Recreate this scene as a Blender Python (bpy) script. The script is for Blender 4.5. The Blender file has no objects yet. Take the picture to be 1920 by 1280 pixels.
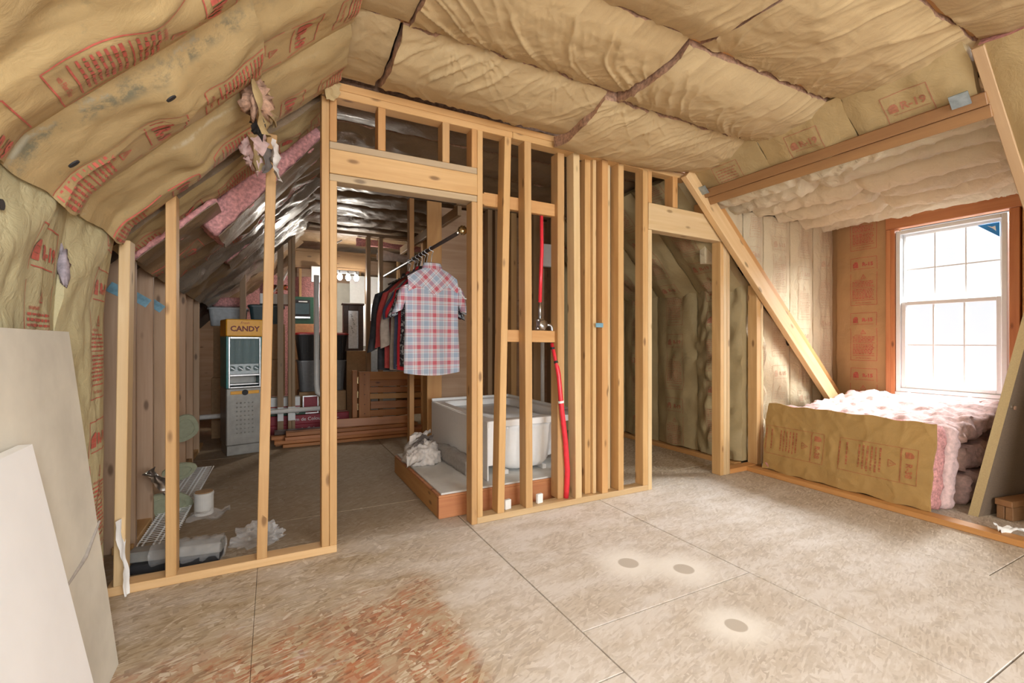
import bpy, bmesh, math, random
import numpy as np
from mathutils import Vector, Matrix

random.seed(7)
SC = bpy.context.scene
COL = SC.collection
PI = math.pi

# ------------------------------------------------------------------ camera, world, lights, exposure
cam_d = bpy.data.cameras.new('camera')
cam_d.sensor_width = 36.0
cam_d.lens = 863.0 / 1920.0 * 36.0
cam_d.clip_start = 0.02
cam = bpy.data.objects.new('camera', cam_d)
COL.objects.link(cam)
cam.location = (0.0, 0.0, 1.12)
cam.rotation_euler = (PI / 2, 0, -math.radians(27.53))
SC.camera = cam

w = bpy.data.worlds.new('overcast_sky')
SC.world = w
w.use_nodes = True
bg = w.node_tree.nodes['Background']
bg.inputs[0].default_value = (0.93, 0.95, 1.0, 1)
bg.inputs[1].default_value = 1.05

SC.view_settings.view_transform = 'Standard'
SC.view_settings.look = 'None'
SC.view_settings.exposure = 0.0
SC.view_settings.gamma = 1.0
SC.view_settings.use_curve_mapping = False


def area(name, loc, target, sx, sy, power, col=(1, 1, 1)):
    d = bpy.data.lights.new(name, 'AREA')
    d.shape = 'RECTANGLE'
    d.size, d.size_y, d.energy, d.color = sx, sy, power, col
    o = bpy.data.objects.new(name, d)
    COL.objects.link(o)
    o.location = loc
    o.rotation_euler = (Vector(target) - Vector(loc)).to_track_quat('-Z', 'Y').to_euler()
    return o


def point(name, loc, power, r, col):
    d = bpy.data.lights.new(name, 'POINT')
    d.energy, d.shadow_soft_size, d.color = power, r, col
    o = bpy.data.objects.new(name, d)
    COL.objects.link(o)
    o.location = loc
    return o


area('sky_light_dormer', (6.75, 1.15, 3.05), (4.7, 2.1, 1.25), 2.4, 1.4, 1300, (0.96, 0.985, 1.0))
area('daylight_rear_window', (1.5, -2.75, 1.55), (1.6, 2.0, 1.2), 2.2, 1.5, 165, (0.92, 0.965, 1.0))
point('flash_bounce', (-0.05, -0.35, 1.5), 74, 0.22, (0.96, 0.98, 1.0))


# ------------------------------------------------------------------ noise (numpy)
def _hash(ix, iy, seed):
    n = (ix * 374761393 + iy * 668265263 + seed * 1274126177) & 0x7fffffff
    n = ((n ^ (n >> 13)) * 1274126177) & 0x7fffffff
    return (n ^ (n >> 16)) & 0xffff


def pn(x, y, seed=0):
    x = np.asarray(x, float); y = np.asarray(y, float)
    ix = np.floor(x).astype(np.int64); iy = np.floor(y).astype(np.int64)
    fx = x - ix; fy = y - iy
    ux = fx * fx * fx * (fx * (fx * 6 - 15) + 10); uy = fy * fy * fy * (fy * (fy * 6 - 15) + 10)

    def g(i, j):
        a = _hash(ix + i, iy + j, seed) / 65536.0 * 2 * PI
        return np.cos(a) * (fx - i) + np.sin(a) * (fy - j)
    a = g(0, 0) * (1 - ux) + g(1, 0) * ux
    b = g(0, 1) * (1 - ux) + g(1, 1) * ux
    return (a * (1 - uy) + b * uy) * 1.5


def fbm(x, y, seed=0, o=3):
    r = 0; a = 1.0
    for k in range(o):
        r = r + a * pn(x * 2 ** k, y * 2 ** k, seed + 17 * k); a *= .5
    return r


def ridge(x, y, seed=0):
    return np.maximum(0, 1 - np.abs(pn(x, y, seed)) * 2.2)


# ------------------------------------------------------------------ materials
MATS = {}


def nmat(name):
    m = bpy.data.materials.new(name)
    m.use_nodes = True
    nt = m.node_tree
    b = nt.nodes['Principled BSDF']
    return m, nt, b


def nd(nt, typ, **kw):
    n = nt.nodes.new(typ)
    for k, v in kw.items():
        setattr(n, k, v)
    return n


def mixc(nt, f, a, b, mode='MIX'):
    n = nd(nt, 'ShaderNodeMix', data_type='RGBA', blend_type=mode)
    for i, v in ((0, f), (6, a), (7, b)):
        sock = n.inputs[i]
        if hasattr(v, 'node'):
            nt.links.new(v, sock)
        elif i == 0:
            sock.default_value = v
        else:
            sock.default_value = (*v, 1) if len(v) == 3 else v
    return n.outputs[2]


def mth(nt, op, a, b=0.5, c=0.0, clamp=False):
    n = nd(nt, 'ShaderNodeMath', operation=op, use_clamp=clamp)
    for i, v in enumerate((a, b, c)):
        if hasattr(v, 'node'):
            nt.links.new(v, n.inputs[i])
        else:
            n.inputs[i].default_value = v
    return n.outputs[0]


def ramp(nt, f, stops, interp='LINEAR'):
    n = nd(nt, 'ShaderNodeValToRGB')
    n.color_ramp.interpolation = interp
    e = n.color_ramp.elements
    while len(e) < len(stops):
        e.new(0.5)
    for el, (p, c) in zip(e, stops):
        el.position = p
        el.color = (*c, 1) if len(c) == 3 else c
    nt.links.new(f, n.inputs[0])
    return n.outputs[0]


def sstep(nt, v, lo, hi):
    n = nd(nt, 'ShaderNodeMapRange', interpolation_type='SMOOTHSTEP')
    nt.links.new(v, n.inputs[0])
    n.inputs[1].default_value, n.inputs[2].default_value = lo, hi
    n.inputs[3].default_value, n.inputs[4].default_value = (0, 1)
    return n.outputs[0]


def coords(nt, scale=(1, 1, 1), rot=(0, 0, 0), rnd=False, src='Object'):
    tc = nd(nt, 'ShaderNodeTexCoord')
    mp = nd(nt, 'ShaderNodeMapping')
    mp.inputs['Scale'].default_value = scale
    mp.inputs['Rotation'].default_value = rot
    v = tc.outputs[src]
    if rnd:
        oi = nd(nt, 'ShaderNodeObjectInfo')
        ad = nd(nt, 'ShaderNodeVectorMath', operation='MULTIPLY_ADD')
        ad.inputs[0].default_value = (37.0, 11.0, 23.0)
        nt.links.new(oi.outputs['Random'], ad.inputs[1])
        nt.links.new(v, ad.inputs[2])
        v = ad.outputs[0]
    nt.links.new(v, mp.inputs['Vector'])
    return mp.outputs[0]


def noise(nt, vec, scale, detail=3, rough=.55, dist=0.0):
    n = nd(nt, 'ShaderNodeTexNoise')
    n.inputs['Scale'].default_value = scale
    n.inputs['Detail'].default_value = detail
    n.inputs['Roughness'].default_value = rough
    n.inputs['Distortion'].default_value = dist
    nt.links.new(vec, n.inputs['Vector'])
    return n.outputs[0]


def bump(nt, b, hgt, strength, dist=0.01):
    n = nd(nt, 'ShaderNodeBump')
    n.inputs['Strength'].default_value = strength
    n.inputs['Distance'].default_value = dist
    nt.links.new(hgt, n.inputs['Height'])
    nt.links.new(n.outputs[0], b.inputs['Normal'])


def plain(name, c, rough=.6, metal=0.0, var=.12, scale=30, bmp=0.1, spec=None):
    m, nt, b = nmat(name)
    v = coords(nt)
    n = noise(nt, v, scale, 4)
    lo = tuple(x * (1 - var) for x in c); hi = tuple(min(1, x * (1 + var)) for x in c)
    nt.links.new(ramp(nt, n, [(.3, lo), (.7, hi)]), b.inputs['Base Color'])
    b.inputs['Roughness'].default_value = rough
    b.inputs['Metallic'].default_value = metal
    if spec is not None:
        b.inputs['Specular IOR Level'].default_value = spec
    if bmp:
        bump(nt, b, n, bmp, .004)
    return m


def wood(name, c1, c2, dark, rough=.55, knots=True, rings=55, hue=.5):
    """sawn softwood, grain along the object's local X"""
    m, nt, b = nmat(name)
    v = coords(nt, (1.0, rings / 5.0, rings / 5.0), rnd=True)
    g = noise(nt, v, 1.6, 3, .5, .6)
    v2 = coords(nt, (2.2, 90, 90), rnd=True)
    fine = noise(nt, v2, 1.0, 2)
    col = ramp(nt, g, [(.28, c1), (.5, tuple((a + q) / 2 for a, q in zip(c1, c2))), (.72, c2)])
    col = mixc(nt, mth(nt, 'MULTIPLY', fine, .35), col, dark)
    oi = nd(nt, 'ShaderNodeObjectInfo')
    tint = ramp(nt, oi.outputs['Random'], [(0, (.80, .74, .68)), (.35, (.97, .95, .92)), (.7, (1.0, .97, .9)), (1, (1.0, .86, .74))])
    col = mixc(nt, 1.0, col, tint, 'MULTIPLY')
    if knots:
        kv = coords(nt, (5.0, 13, 13), rnd=True)
        vo = nd(nt, 'ShaderNodeTexVoronoi')
        vo.inputs['Scale'].default_value = 1.0
        nt.links.new(kv, vo.inputs['Vector'])
        k = sstep(nt, vo.outputs['Distance'], .22, .08)
        sel = nd(nt, 'ShaderNodeSeparateColor')
        nt.links.new(vo.outputs['Color'], sel.inputs[0])
        k = mth(nt, 'MULTIPLY', k, mth(nt, 'GREATER_THAN', sel.outputs[0], .62))
        col = mixc(nt, mth(nt, 'MULTIPLY', k, .85), col, tuple(x * .5 for x in dark))
    nt.links.new(col, b.inputs['Base Color'])
    b.inputs['Roughness'].default_value = rough
    bump(nt, b, fine, .15, .003)
    return m


M = {}
M['pine'] = wood('pine', (.58, .345, .14), (.73, .485, .235), (.40, .195, .065))
M['pine_pale'] = wood('pine_pale', (.67, .48, .25), (.79, .62, .38), (.52, .32, .14))
M['pine_orange'] = wood('pine_orange', (.56, .29, .10), (.68, .39, .16), (.38, .17, .05))
M['pine_red'] = wood('pine_red', (.52, .20, .085), (.66, .31, .14), (.33, .11, .04))
M['pine_grey'] = wood('pine_grey', (.46, .345, .215), (.56, .44, .29), (.34, .23, .13))
M['timber_dark'] = wood('timber_dark', (.30, .16, .075), (.38, .22, .11), (.2, .1, .045))
M['beam'] = wood('beam', (.30, .155, .065), (.38, .21, .09), (.2, .09, .035))
M['board_brown'] = wood('board_brown', (.46, .31, .20), (.58, .43, .31), (.27, .15, .08))
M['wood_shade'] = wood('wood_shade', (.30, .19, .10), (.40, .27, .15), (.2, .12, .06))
M['stained'] = wood('stained', (.42, .16, .042), (.58, .25, .075), (.19, .06, .016), rough=.45)
M['walnut'] = wood('walnut', (.06, .028, .016), (.10, .045, .025), (.03, .014, .01), rough=.35, knots=False)
M['plywood'] = wood('plywood', (.52, .25, .08), (.72, .42, .17), (.40, .17, .05), rings=26, knots=False)
M['pink_fiber'] = plain('pink_fiber', (.62, .30, .29), .95, var=.35, scale=55, bmp=.8)
M['hole_fluff'] = plain('hole_fluff', (.30, .26, .29), .95, var=.5, scale=30)
M['pink_pale'] = plain('pink_pale', (.68, .49, .47), .95, var=.2, scale=38, bmp=.9)
M['brown_fiber'] = plain('brown_fiber', (.40, .24, .16), .95, var=.4, scale=55, bmp=.8)
M['red_ink'] = plain('red_ink', (.50, .11, .08), .7, var=.18, scale=60, bmp=0)
M['red_ink_faint'] = plain('red_ink_faint', (.58, .40, .26), .7, var=.15, scale=60, bmp=0)
M['brown_ink'] = plain('brown_ink', (.36, .145, .08), .7, var=.2, scale=60, bmp=0)
M['kraft_ink'] = plain('kraft_ink', (.40, .13, .055), .7, var=.25, scale=40, bmp=0)
M['black'] = plain('black', (.018, .018, .02), .6)
M['white'] = plain('white', (.84, .84, .83), .5, var=.03, bmp=.05)
M['white_gloss'] = plain('white_gloss', (.91, .91, .905), .32, var=.02, bmp=0)
M['vinyl'] = plain('vinyl', (.80, .82, .82), .35, var=.02, bmp=0)
M['steel'] = plain('steel', (.55, .56, .57), .32, 1.0, var=.15, scale=40)
M['brass'] = plain('brass', (.62, .50, .28), .25, 1.0)
M['galv'] = plain('galv', (.36, .43, .47), .45, .7, var=.25, scale=25)
M['blue_tape'] = plain('blue_tape', (.17, .34, .44), .5, var=.3, scale=25)
M['blue_film'] = plain('blue_film', (.03, .25, .62), .35)
M['pex'] = plain('pex', (.78, .035, .055), .3, var=.08, bmp=0)
M['pipe_white'] = plain('pipe_white', (.74, .73, .70), .35, var=.05, bmp=0)
M['cardboard'] = plain('cardboard', (.40, .25, .13), .8, var=.1)
M['cardboard_orange'] = plain('cardboard_orange', (.56, .30, .14), .8, var=.1)
M['teal'] = plain('teal', (.03, .25, .25), .35)
M['dark_teal'] = plain('dark_teal', (.02, .05, .06), .4)
M['orange_sign'] = plain('orange_sign', (.95, .46, .03), .4, var=.05, bmp=0)
M['machine_grey'] = plain('machine_grey', (.30, .29, .265), .4, .3, var=.15, scale=14)
M['maroon'] = plain('maroon', (.30, .015, .03), .5)
M['maroon_ink'] = plain('maroon_ink', (.20, .012, .012), .5, bmp=0)
M['green_print'] = plain('green_print', (.012, .07, .038), .5)
M['red_plastic'] = plain('red_plastic', (.35, .015, .015), .4)
M['clear_tub'] = plain('clear_tub', (.42, .45, .47), .35)
M['tote_grey'] = plain('tote_grey', (.13, .135, .14), .35)
M['cement'] = plain('cement', (.66, .65, .62), .85, var=.06, scale=12)
M['rag'] = plain('rag', (.62, .57, .53), .9, var=.25, scale=14)
M['rag_dark'] = plain('rag_dark', (.12, .10, .09), .9, var=.35, scale=14)
M['grey_foam'] = plain('grey_foam', (.40, .37, .34), .85, var=.12, scale=45, bmp=.3)
M['foam_pale'] = plain('foam_pale', (.34, .36, .25), .7, var=.1)
M['foam_sheet'] = plain('foam_sheet', (.89, .91, .93), .55, var=.025, scale=6, bmp=.05)
M['particle'] = plain('particle', (.21, .155, .11), .6, var=.12, scale=120)
M['particle_edge'] = plain('particle_edge', (.44, .33, .16), .7, var=.08, scale=140)
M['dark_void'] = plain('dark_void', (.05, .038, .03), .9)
M['shirt_black'] = plain('shirt_black', (.035, .035, .04), .85, var=.4, scale=22)
M['shirt_red'] = plain('shirt_red', (.55, .02, .035), .85, var=.12)
M['shirt_rust'] = plain('shirt_rust', (.42, .06, .055), .85, var=.15)
M['shirt_tan'] = plain('shirt_tan', (.32, .26, .21), .85, var=.15)
M['shirt_navy'] = plain('shirt_navy', (.065, .075, .14), .85, var=.2)
M['hanger'] = plain('hanger', (.05, .035, .03), .4)
M['flower'] = plain('flower', (.50, .14, .03), .8, var=.7, scale=60)


def _glass(name, alpha, col=(1, 1, 1), rough=.05):
    m, nt, b = nmat(name)
    b.inputs['Base Color'].default_value = (*col, 1)
    b.inputs['Roughness'].default_value = rough
    tr = nd(nt, 'ShaderNodeBsdfTransparent')
    mx = nd(nt, 'ShaderNodeMixShader')
    mx.inputs[0].default_value = alpha
    nt.links.new(tr.outputs[0], mx.inputs[1]); nt.links.new(b.outputs[0], mx.inputs[2])
    nt.links.new(mx.outputs[0], nt.nodes['Material Output'].inputs[0])
    return m


M['pane'] = _glass('window_pane', .06)
M['film'] = _glass('clear_film', .22, (.85, .85, .85), .12)
M['globe_glass'] = _glass('globe_glass', .30, (.35, .5, .52), .05)


def _bulb():
    m, nt, b = nmat('lit_bulb')
    b.inputs['Emission Color'].default_value = (1, .95, .86, 1)
    b.inputs['Emission Strength'].default_value = 18
    return m


M['bulb'] = _bulb()


def kraft(name, c, var=.14, rough=.72, fib=.25, mold=False, sheen=0.0, crease=.25, cscale=9.0, ctr=None):
    m, nt, b = nmat(name)
    v = coords(nt)
    big = noise(nt, v, 3.2, 4, .6)
    col = ramp(nt, big, [(.28, tuple(x * (1 - var) for x in c)), (.72, tuple(min(1, x * (1 + var)) for x in c))])
    fv = coords(nt, (1, 1, 1))
    fi = noise(nt, fv, 130, 3, .7, .4)
    col = mixc(nt, mth(nt, 'MULTIPLY', fi, fib), col, tuple(x * .62 for x in c))
    oi = nd(nt, 'ShaderNodeObjectInfo')
    t = ramp(nt, oi.outputs['Random'], [(0, (.93, .93, .93)), (1, (1.0, .98, .95))])
    col = mixc(nt, 1.0, col, t, 'MULTIPLY')
    if mold:
        # mildew stains along the upper joint of each slope batt
        tc = nd(nt, 'ShaderNodeTexCoord')
        sp = nd(nt, 'ShaderNodeSeparateXYZ')
        nt.links.new(tc.outputs['Object'], sp.inputs[0])
        fr = mth(nt, 'FRACT', mth(nt, 'MULTIPLY_ADD', sp.outputs[1], 1 / .517, -1.565 / .517 + 4))
        wob = mth(nt, 'MULTIPLY_ADD', noise(nt, v, 5, 2), .10, -.05)
        dd = mth(nt, 'ABSOLUTE', mth(nt, 'ADD', mth(nt, 'SUBTRACT', fr, .105), wob))
        band = sstep(nt, dd, .10, .015)
        blot = sstep(nt, noise(nt, v, 11, 5, .75), .42, .60)
        xr = sstep(nt, sp.outputs[0], .08, -.15)
        yr = sstep(nt, sp.outputs[1], 2.0, 1.9)
        k = mth(nt, 'MULTIPLY', mth(nt, 'MULTIPLY', band, blot), mth(nt, 'MULTIPLY', xr, yr))
        col = mixc(nt, mth(nt, 'MULTIPLY', k, .72), col, (.10, .12, .095))
        pale = mth(nt, 'MULTIPLY', sstep(nt, mth(nt, 'ABSOLUTE', mth(nt, 'SUBTRACT', fr, .07)), .03, .0), sstep(nt, noise(nt, v, 4, 3), .48, .6))
        col = mixc(nt, mth(nt, 'MULTIPLY', mth(nt, 'MULTIPLY', pale, blot), .45), col, (.62, .6, .48))
        sp2 = sstep(nt, noise(nt, v, 26, 4, .7), .60, .74)
        col = mixc(nt, mth(nt, 'MULTIPLY', sp2, .35), col, (.20, .20, .12))
    nt.links.new(col, b.inputs['Base Color'])
    b.inputs['Roughness'].default_value = rough
    if sheen:
        b.inputs['Coat Weight'].default_value = sheen
        b.inputs['Coat Roughness'].default_value = .22
    cr = noise(nt, v, cscale, 5, .65, 1.2)
    hh = mth(nt, 'ADD', cr, mth(nt, 'MULTIPLY', fi, .08))
    bump(nt, b, hh, crease, .02)
    return m


M['kraft_ceiling'] = kraft('kraft_ceiling', (.53, .39, .21), .09, crease=.22, cscale=14)
M['kraft_slope'] = kraft('kraft_slope', (.465, .34, .165), .14, mold=True, crease=.25)
M['kraft_wall'] = kraft('kraft_wall', (.50, .445, .265), .12, crease=.45, cscale=13)
M['kraft_right'] = kraft('kraft_right', (.42, .30, .14), .1, crease=.25)
M['kraft_dormer'] = kraft('kraft_dormer', (.68, .575, .39), .06, crease=.6, cscale=14)
M['kraft_window'] = kraft('kraft_window', (.52, .32, .15), .1, crease=.2)
M['kraft_closet'] = kraft('kraft_closet', (.40, .31, .16), .12, crease=.35, sheen=.15)
M['kraft_tan'] = kraft('kraft_tan', (.44, .275, .095), .08, crease=.30, cscale=7)
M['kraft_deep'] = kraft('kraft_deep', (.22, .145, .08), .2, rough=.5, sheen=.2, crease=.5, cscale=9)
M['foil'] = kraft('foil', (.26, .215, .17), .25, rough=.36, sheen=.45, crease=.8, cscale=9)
M['sheet_beige'] = kraft('sheet_beige', (.66, .645, .575), .16, fib=.1, crease=.05)


def osb():
    m, nt, b = nmat('osb_floor')
    layers = []
    for k, (ang, sx, sy) in enumerate(((.35, 11, 50), (1.35, 12, 56), (2.3, 14, 70), (-.3, 26, 150))):
        v = coords(nt, (sx, sy, 1), (0, 0, 0), src='Object') if False else None
        tc = nd(nt, 'ShaderNodeTexCoord')
        r = nd(nt, 'ShaderNodeMapping'); r.inputs['Rotation'].default_value = (0, 0, ang)
        s = nd(nt, 'ShaderNodeMapping'); s.inputs['Scale'].default_value = (sx, sy, 1)
        s.inputs['Location'].default_value = (k * 3.7, k * 9.1, 0)
        nt.links.new(tc.outputs['Object'], r.inputs[0]); nt.links.new(r.outputs[0], s.inputs[0])
        vo = nd(nt, 'ShaderNodeTexVoronoi', voronoi_dimensions='2D')
        vo.inputs['Scale'].default_value = 1.0
        nt.links.new(s.outputs[0], vo.inputs['Vector'])
        sp = nd(nt, 'ShaderNodeSeparateColor')
        nt.links.new(vo.outputs['Color'], sp.inputs[0])
        layers.append((sp.outputs[0], sp.outputs[1]))
    val = layers[0][0]
    for (a, sel) in layers[1:]:
        mx = nd(nt, 'ShaderNodeMix', data_type='FLOAT')
        nt.links.new(mth(nt, 'GREATER_THAN', sel, .55), mx.inputs[0])
        nt.links.new(val, mx.inputs[2]); nt.links.new(a, mx.inputs[3])
        val = mx.outputs[0]
    v = coords(nt)
    tc = nd(nt, 'ShaderNodeTexCoord')
    sp = nd(nt, 'ShaderNodeSeparateXYZ'); nt.links.new(tc.outputs['Object'], sp.inputs[0])
    X, Y = sp.outputs[0], sp.outputs[1]
    n_big = noise(nt, v, 1.7, 5, .65)
    n_med = noise(nt, v, 5.5, 5, .7)
    tan = ramp(nt, val, [(0, (.32, .235, .145)), (.3, (.42, .325, .21)), (.7, (.47, .37, .25)), (.9, (.52, .425, .30)), (1, (.62, .53, .41))])
    red = ramp(nt, val, [(0, (.24, .10, .05)), (.3, (.46, .18, .085)), (.55, (.47, .24, .135)), (.78, (.45, .33, .19)), (.92, (.56, .43, .28)), (1, (.70, .60, .48))])
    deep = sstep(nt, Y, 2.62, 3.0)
    tan = mixc(nt, mth(nt, 'MULTIPLY', deep, mth(nt, 'MULTIPLY', sstep(nt, X, 2.5, 2.3), .55)), tan, (.20, .14, .085))  # shade on the floor beyond the partition, mixed into the board colour
    # worn red patch (foreground), its right edge follows the sheet joint
    yw = mth(nt, 'ADD', Y, mth(nt, 'MULTIPLY_ADD', n_med, .55, -.275))
    yw = mth(nt, 'ADD', yw, mth(nt, 'MULTIPLY', mth(nt, 'MINIMUM', mth(nt, 'SUBTRACT', .58, X), .75), .20))
    xw = mth(nt, 'ADD', X, mth(nt, 'MULTIPLY_ADD', n_med, .24, -.12))
    mr = mth(nt, 'MULTIPLY', sstep(nt, yw, 2.26, 1.94), sstep(nt, xw, .70, .60))
    grit = sstep(nt, noise(nt, v, 9, 5, .75), .40, .58)
    mr2 = mth(nt, 'MULTIPLY', mr, mth(nt, 'MULTIPLY_ADD', grit, .7, .3))
    col = mixc(nt, mr2, tan, red)
    # drywall dust, swept streaks and pale rings around old compound spots
    sv = coords(nt, (1.4, 3.2, 1), (0, 0, .35))
    streak = noise(nt, sv, 1.6, 5, .7)
    right = sstep(nt, mth(nt, 'ADD', X, mth(nt, 'MULTIPLY_ADD', n_big, .8, -.4)), .45, 1.05)
    inroom = sstep(nt, Y, 3.0, 2.5)
    dust = mth(nt, 'MULTIPLY', sstep(nt, streak, .36, .70), .50)
    dust = mth(nt, 'ADD', dust, mth(nt, 'MULTIPLY', right, .54))
    dust = mth(nt, 'MULTIPLY', dust, mth(nt, 'MULTIPLY_ADD', mr, -.86, 1.0))
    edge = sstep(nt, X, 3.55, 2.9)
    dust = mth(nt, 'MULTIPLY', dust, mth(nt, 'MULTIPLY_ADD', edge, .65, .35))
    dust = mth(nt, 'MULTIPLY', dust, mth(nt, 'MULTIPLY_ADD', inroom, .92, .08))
    dust = mth(nt, 'MULTIPLY', dust, mth(nt, 'MULTIPLY_ADD', n_med, .45, .70), clamp=True)
    dust = mth(nt, 'MULTIPLY', dust, mth(nt, 'MULTIPLY_ADD', val, .30, .80), clamp=True)
    dust = mth(nt, 'MINIMUM', dust, .86)
    col = mixc(nt, dust, col, (.78, .74, .71))
    for (cx, cy, ra) in ((1.60, 1.795, .052), (1.80, 1.621, .05), (1.625, 1.203, .043)):
        d2 = mth(nt, 'ADD', mth(nt, 'POWER', mth(nt, 'ABSOLUTE', mth(nt, 'SUBTRACT', X, cx)), 2.0), mth(nt, 'POWER', mth(nt, 'ABSOLUTE', mth(nt, 'SUBTRACT', Y, cy)), 2.0))
        d = mth(nt, 'SQRT', d2)
        dn = mth(nt, 'ADD', d, mth(nt, 'MULTIPLY_ADD', n_med, .10, -.05))
        halo = sstep(nt, dn, ra * 4.6, ra * 1.0)
        col = mixc(nt, mth(nt, 'MULTIPLY', halo, .92), col, (.90, .87, .82))
        col = mixc(nt, mth(nt, 'MULTIPLY', sstep(nt, d, ra * 1.06, ra * .9), .8), col, (.50, .445, .38))
    smear = mth(nt, 'MULTIPLY', sstep(nt, noise(nt, coords(nt, (2.0, 9, 1), (0, 0, .2)), 1.5, 5, .6), .60, .72), sstep(nt, X, .75, .3))
    smear = mth(nt, 'MULTIPLY', smear, inroom)
    col = mixc(nt, mth(nt, 'MULTIPLY', smear, .65), col, (.80, .77, .73))
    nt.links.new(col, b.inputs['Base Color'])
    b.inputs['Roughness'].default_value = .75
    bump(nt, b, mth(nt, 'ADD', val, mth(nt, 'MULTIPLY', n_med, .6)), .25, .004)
    return m


M['osb'] = osb()


def plaid(name, diag=False):
    m, nt, b = nmat(name)
    tc = nd(nt, 'ShaderNodeTexCoord')
    mp = nd(nt, 'ShaderNodeMapping')
    if diag:
        mp.inputs['Rotation'].default_value = (0, math.radians(45), 0)
    nt.links.new(tc.outputs['Object'], mp.inputs[0])
    sp = nd(nt, 'ShaderNodeSeparateXYZ'); nt.links.new(mp.outputs[0], sp.inputs[0])

    def bands(c, off):
        f = mth(nt, 'FRACT', mth(nt, 'MULTIPLY_ADD', c, 1 / .12, off + 20))
        return ramp(nt, f, [(0, (.58, .13, .17)), (.24, (.72, .70, .74)), (.31, (.34, .38, .47)), (.34, (.74, .74, .78)), (.44, (.36, .45, .58)), (.72, (.74, .76, .80)), (.80, (.52, .20, .24)), (.84, (.74, .74, .78)), (.92, (.36, .40, .5)), (.94, (.74, .74, .78))], 'CONSTANT')
    c = mixc(nt, .5, bands(sp.outputs[0], .1), bands(sp.outputs[2], .3))
    nt.links.new(c, b.inputs['Base Color'])
    b.inputs['Roughness'].default_value = .85
    fv = coords(nt, (300, 300, 300))
    bump(nt, b, noise(nt, fv, 1.0, 2), .1, .001)
    return m


M['plaid'] = plaid('plaid')
M['plaid_diag'] = plaid('plaid_diag', True)


def floral():
    m, nt, b = nmat('floral_black')
    v = coords(nt)
    n = noise(nt, v, 26, 2, .5, 2.0)
    nt.links.new(ramp(nt, n, [(.50, (.02, .02, .028)), (.56, (.40, .42, .44))], 'LINEAR'), b.inputs['Base Color'])
    b.inputs['Roughness'].default_value = .8
    return m


M['floral'] = floral()


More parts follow.
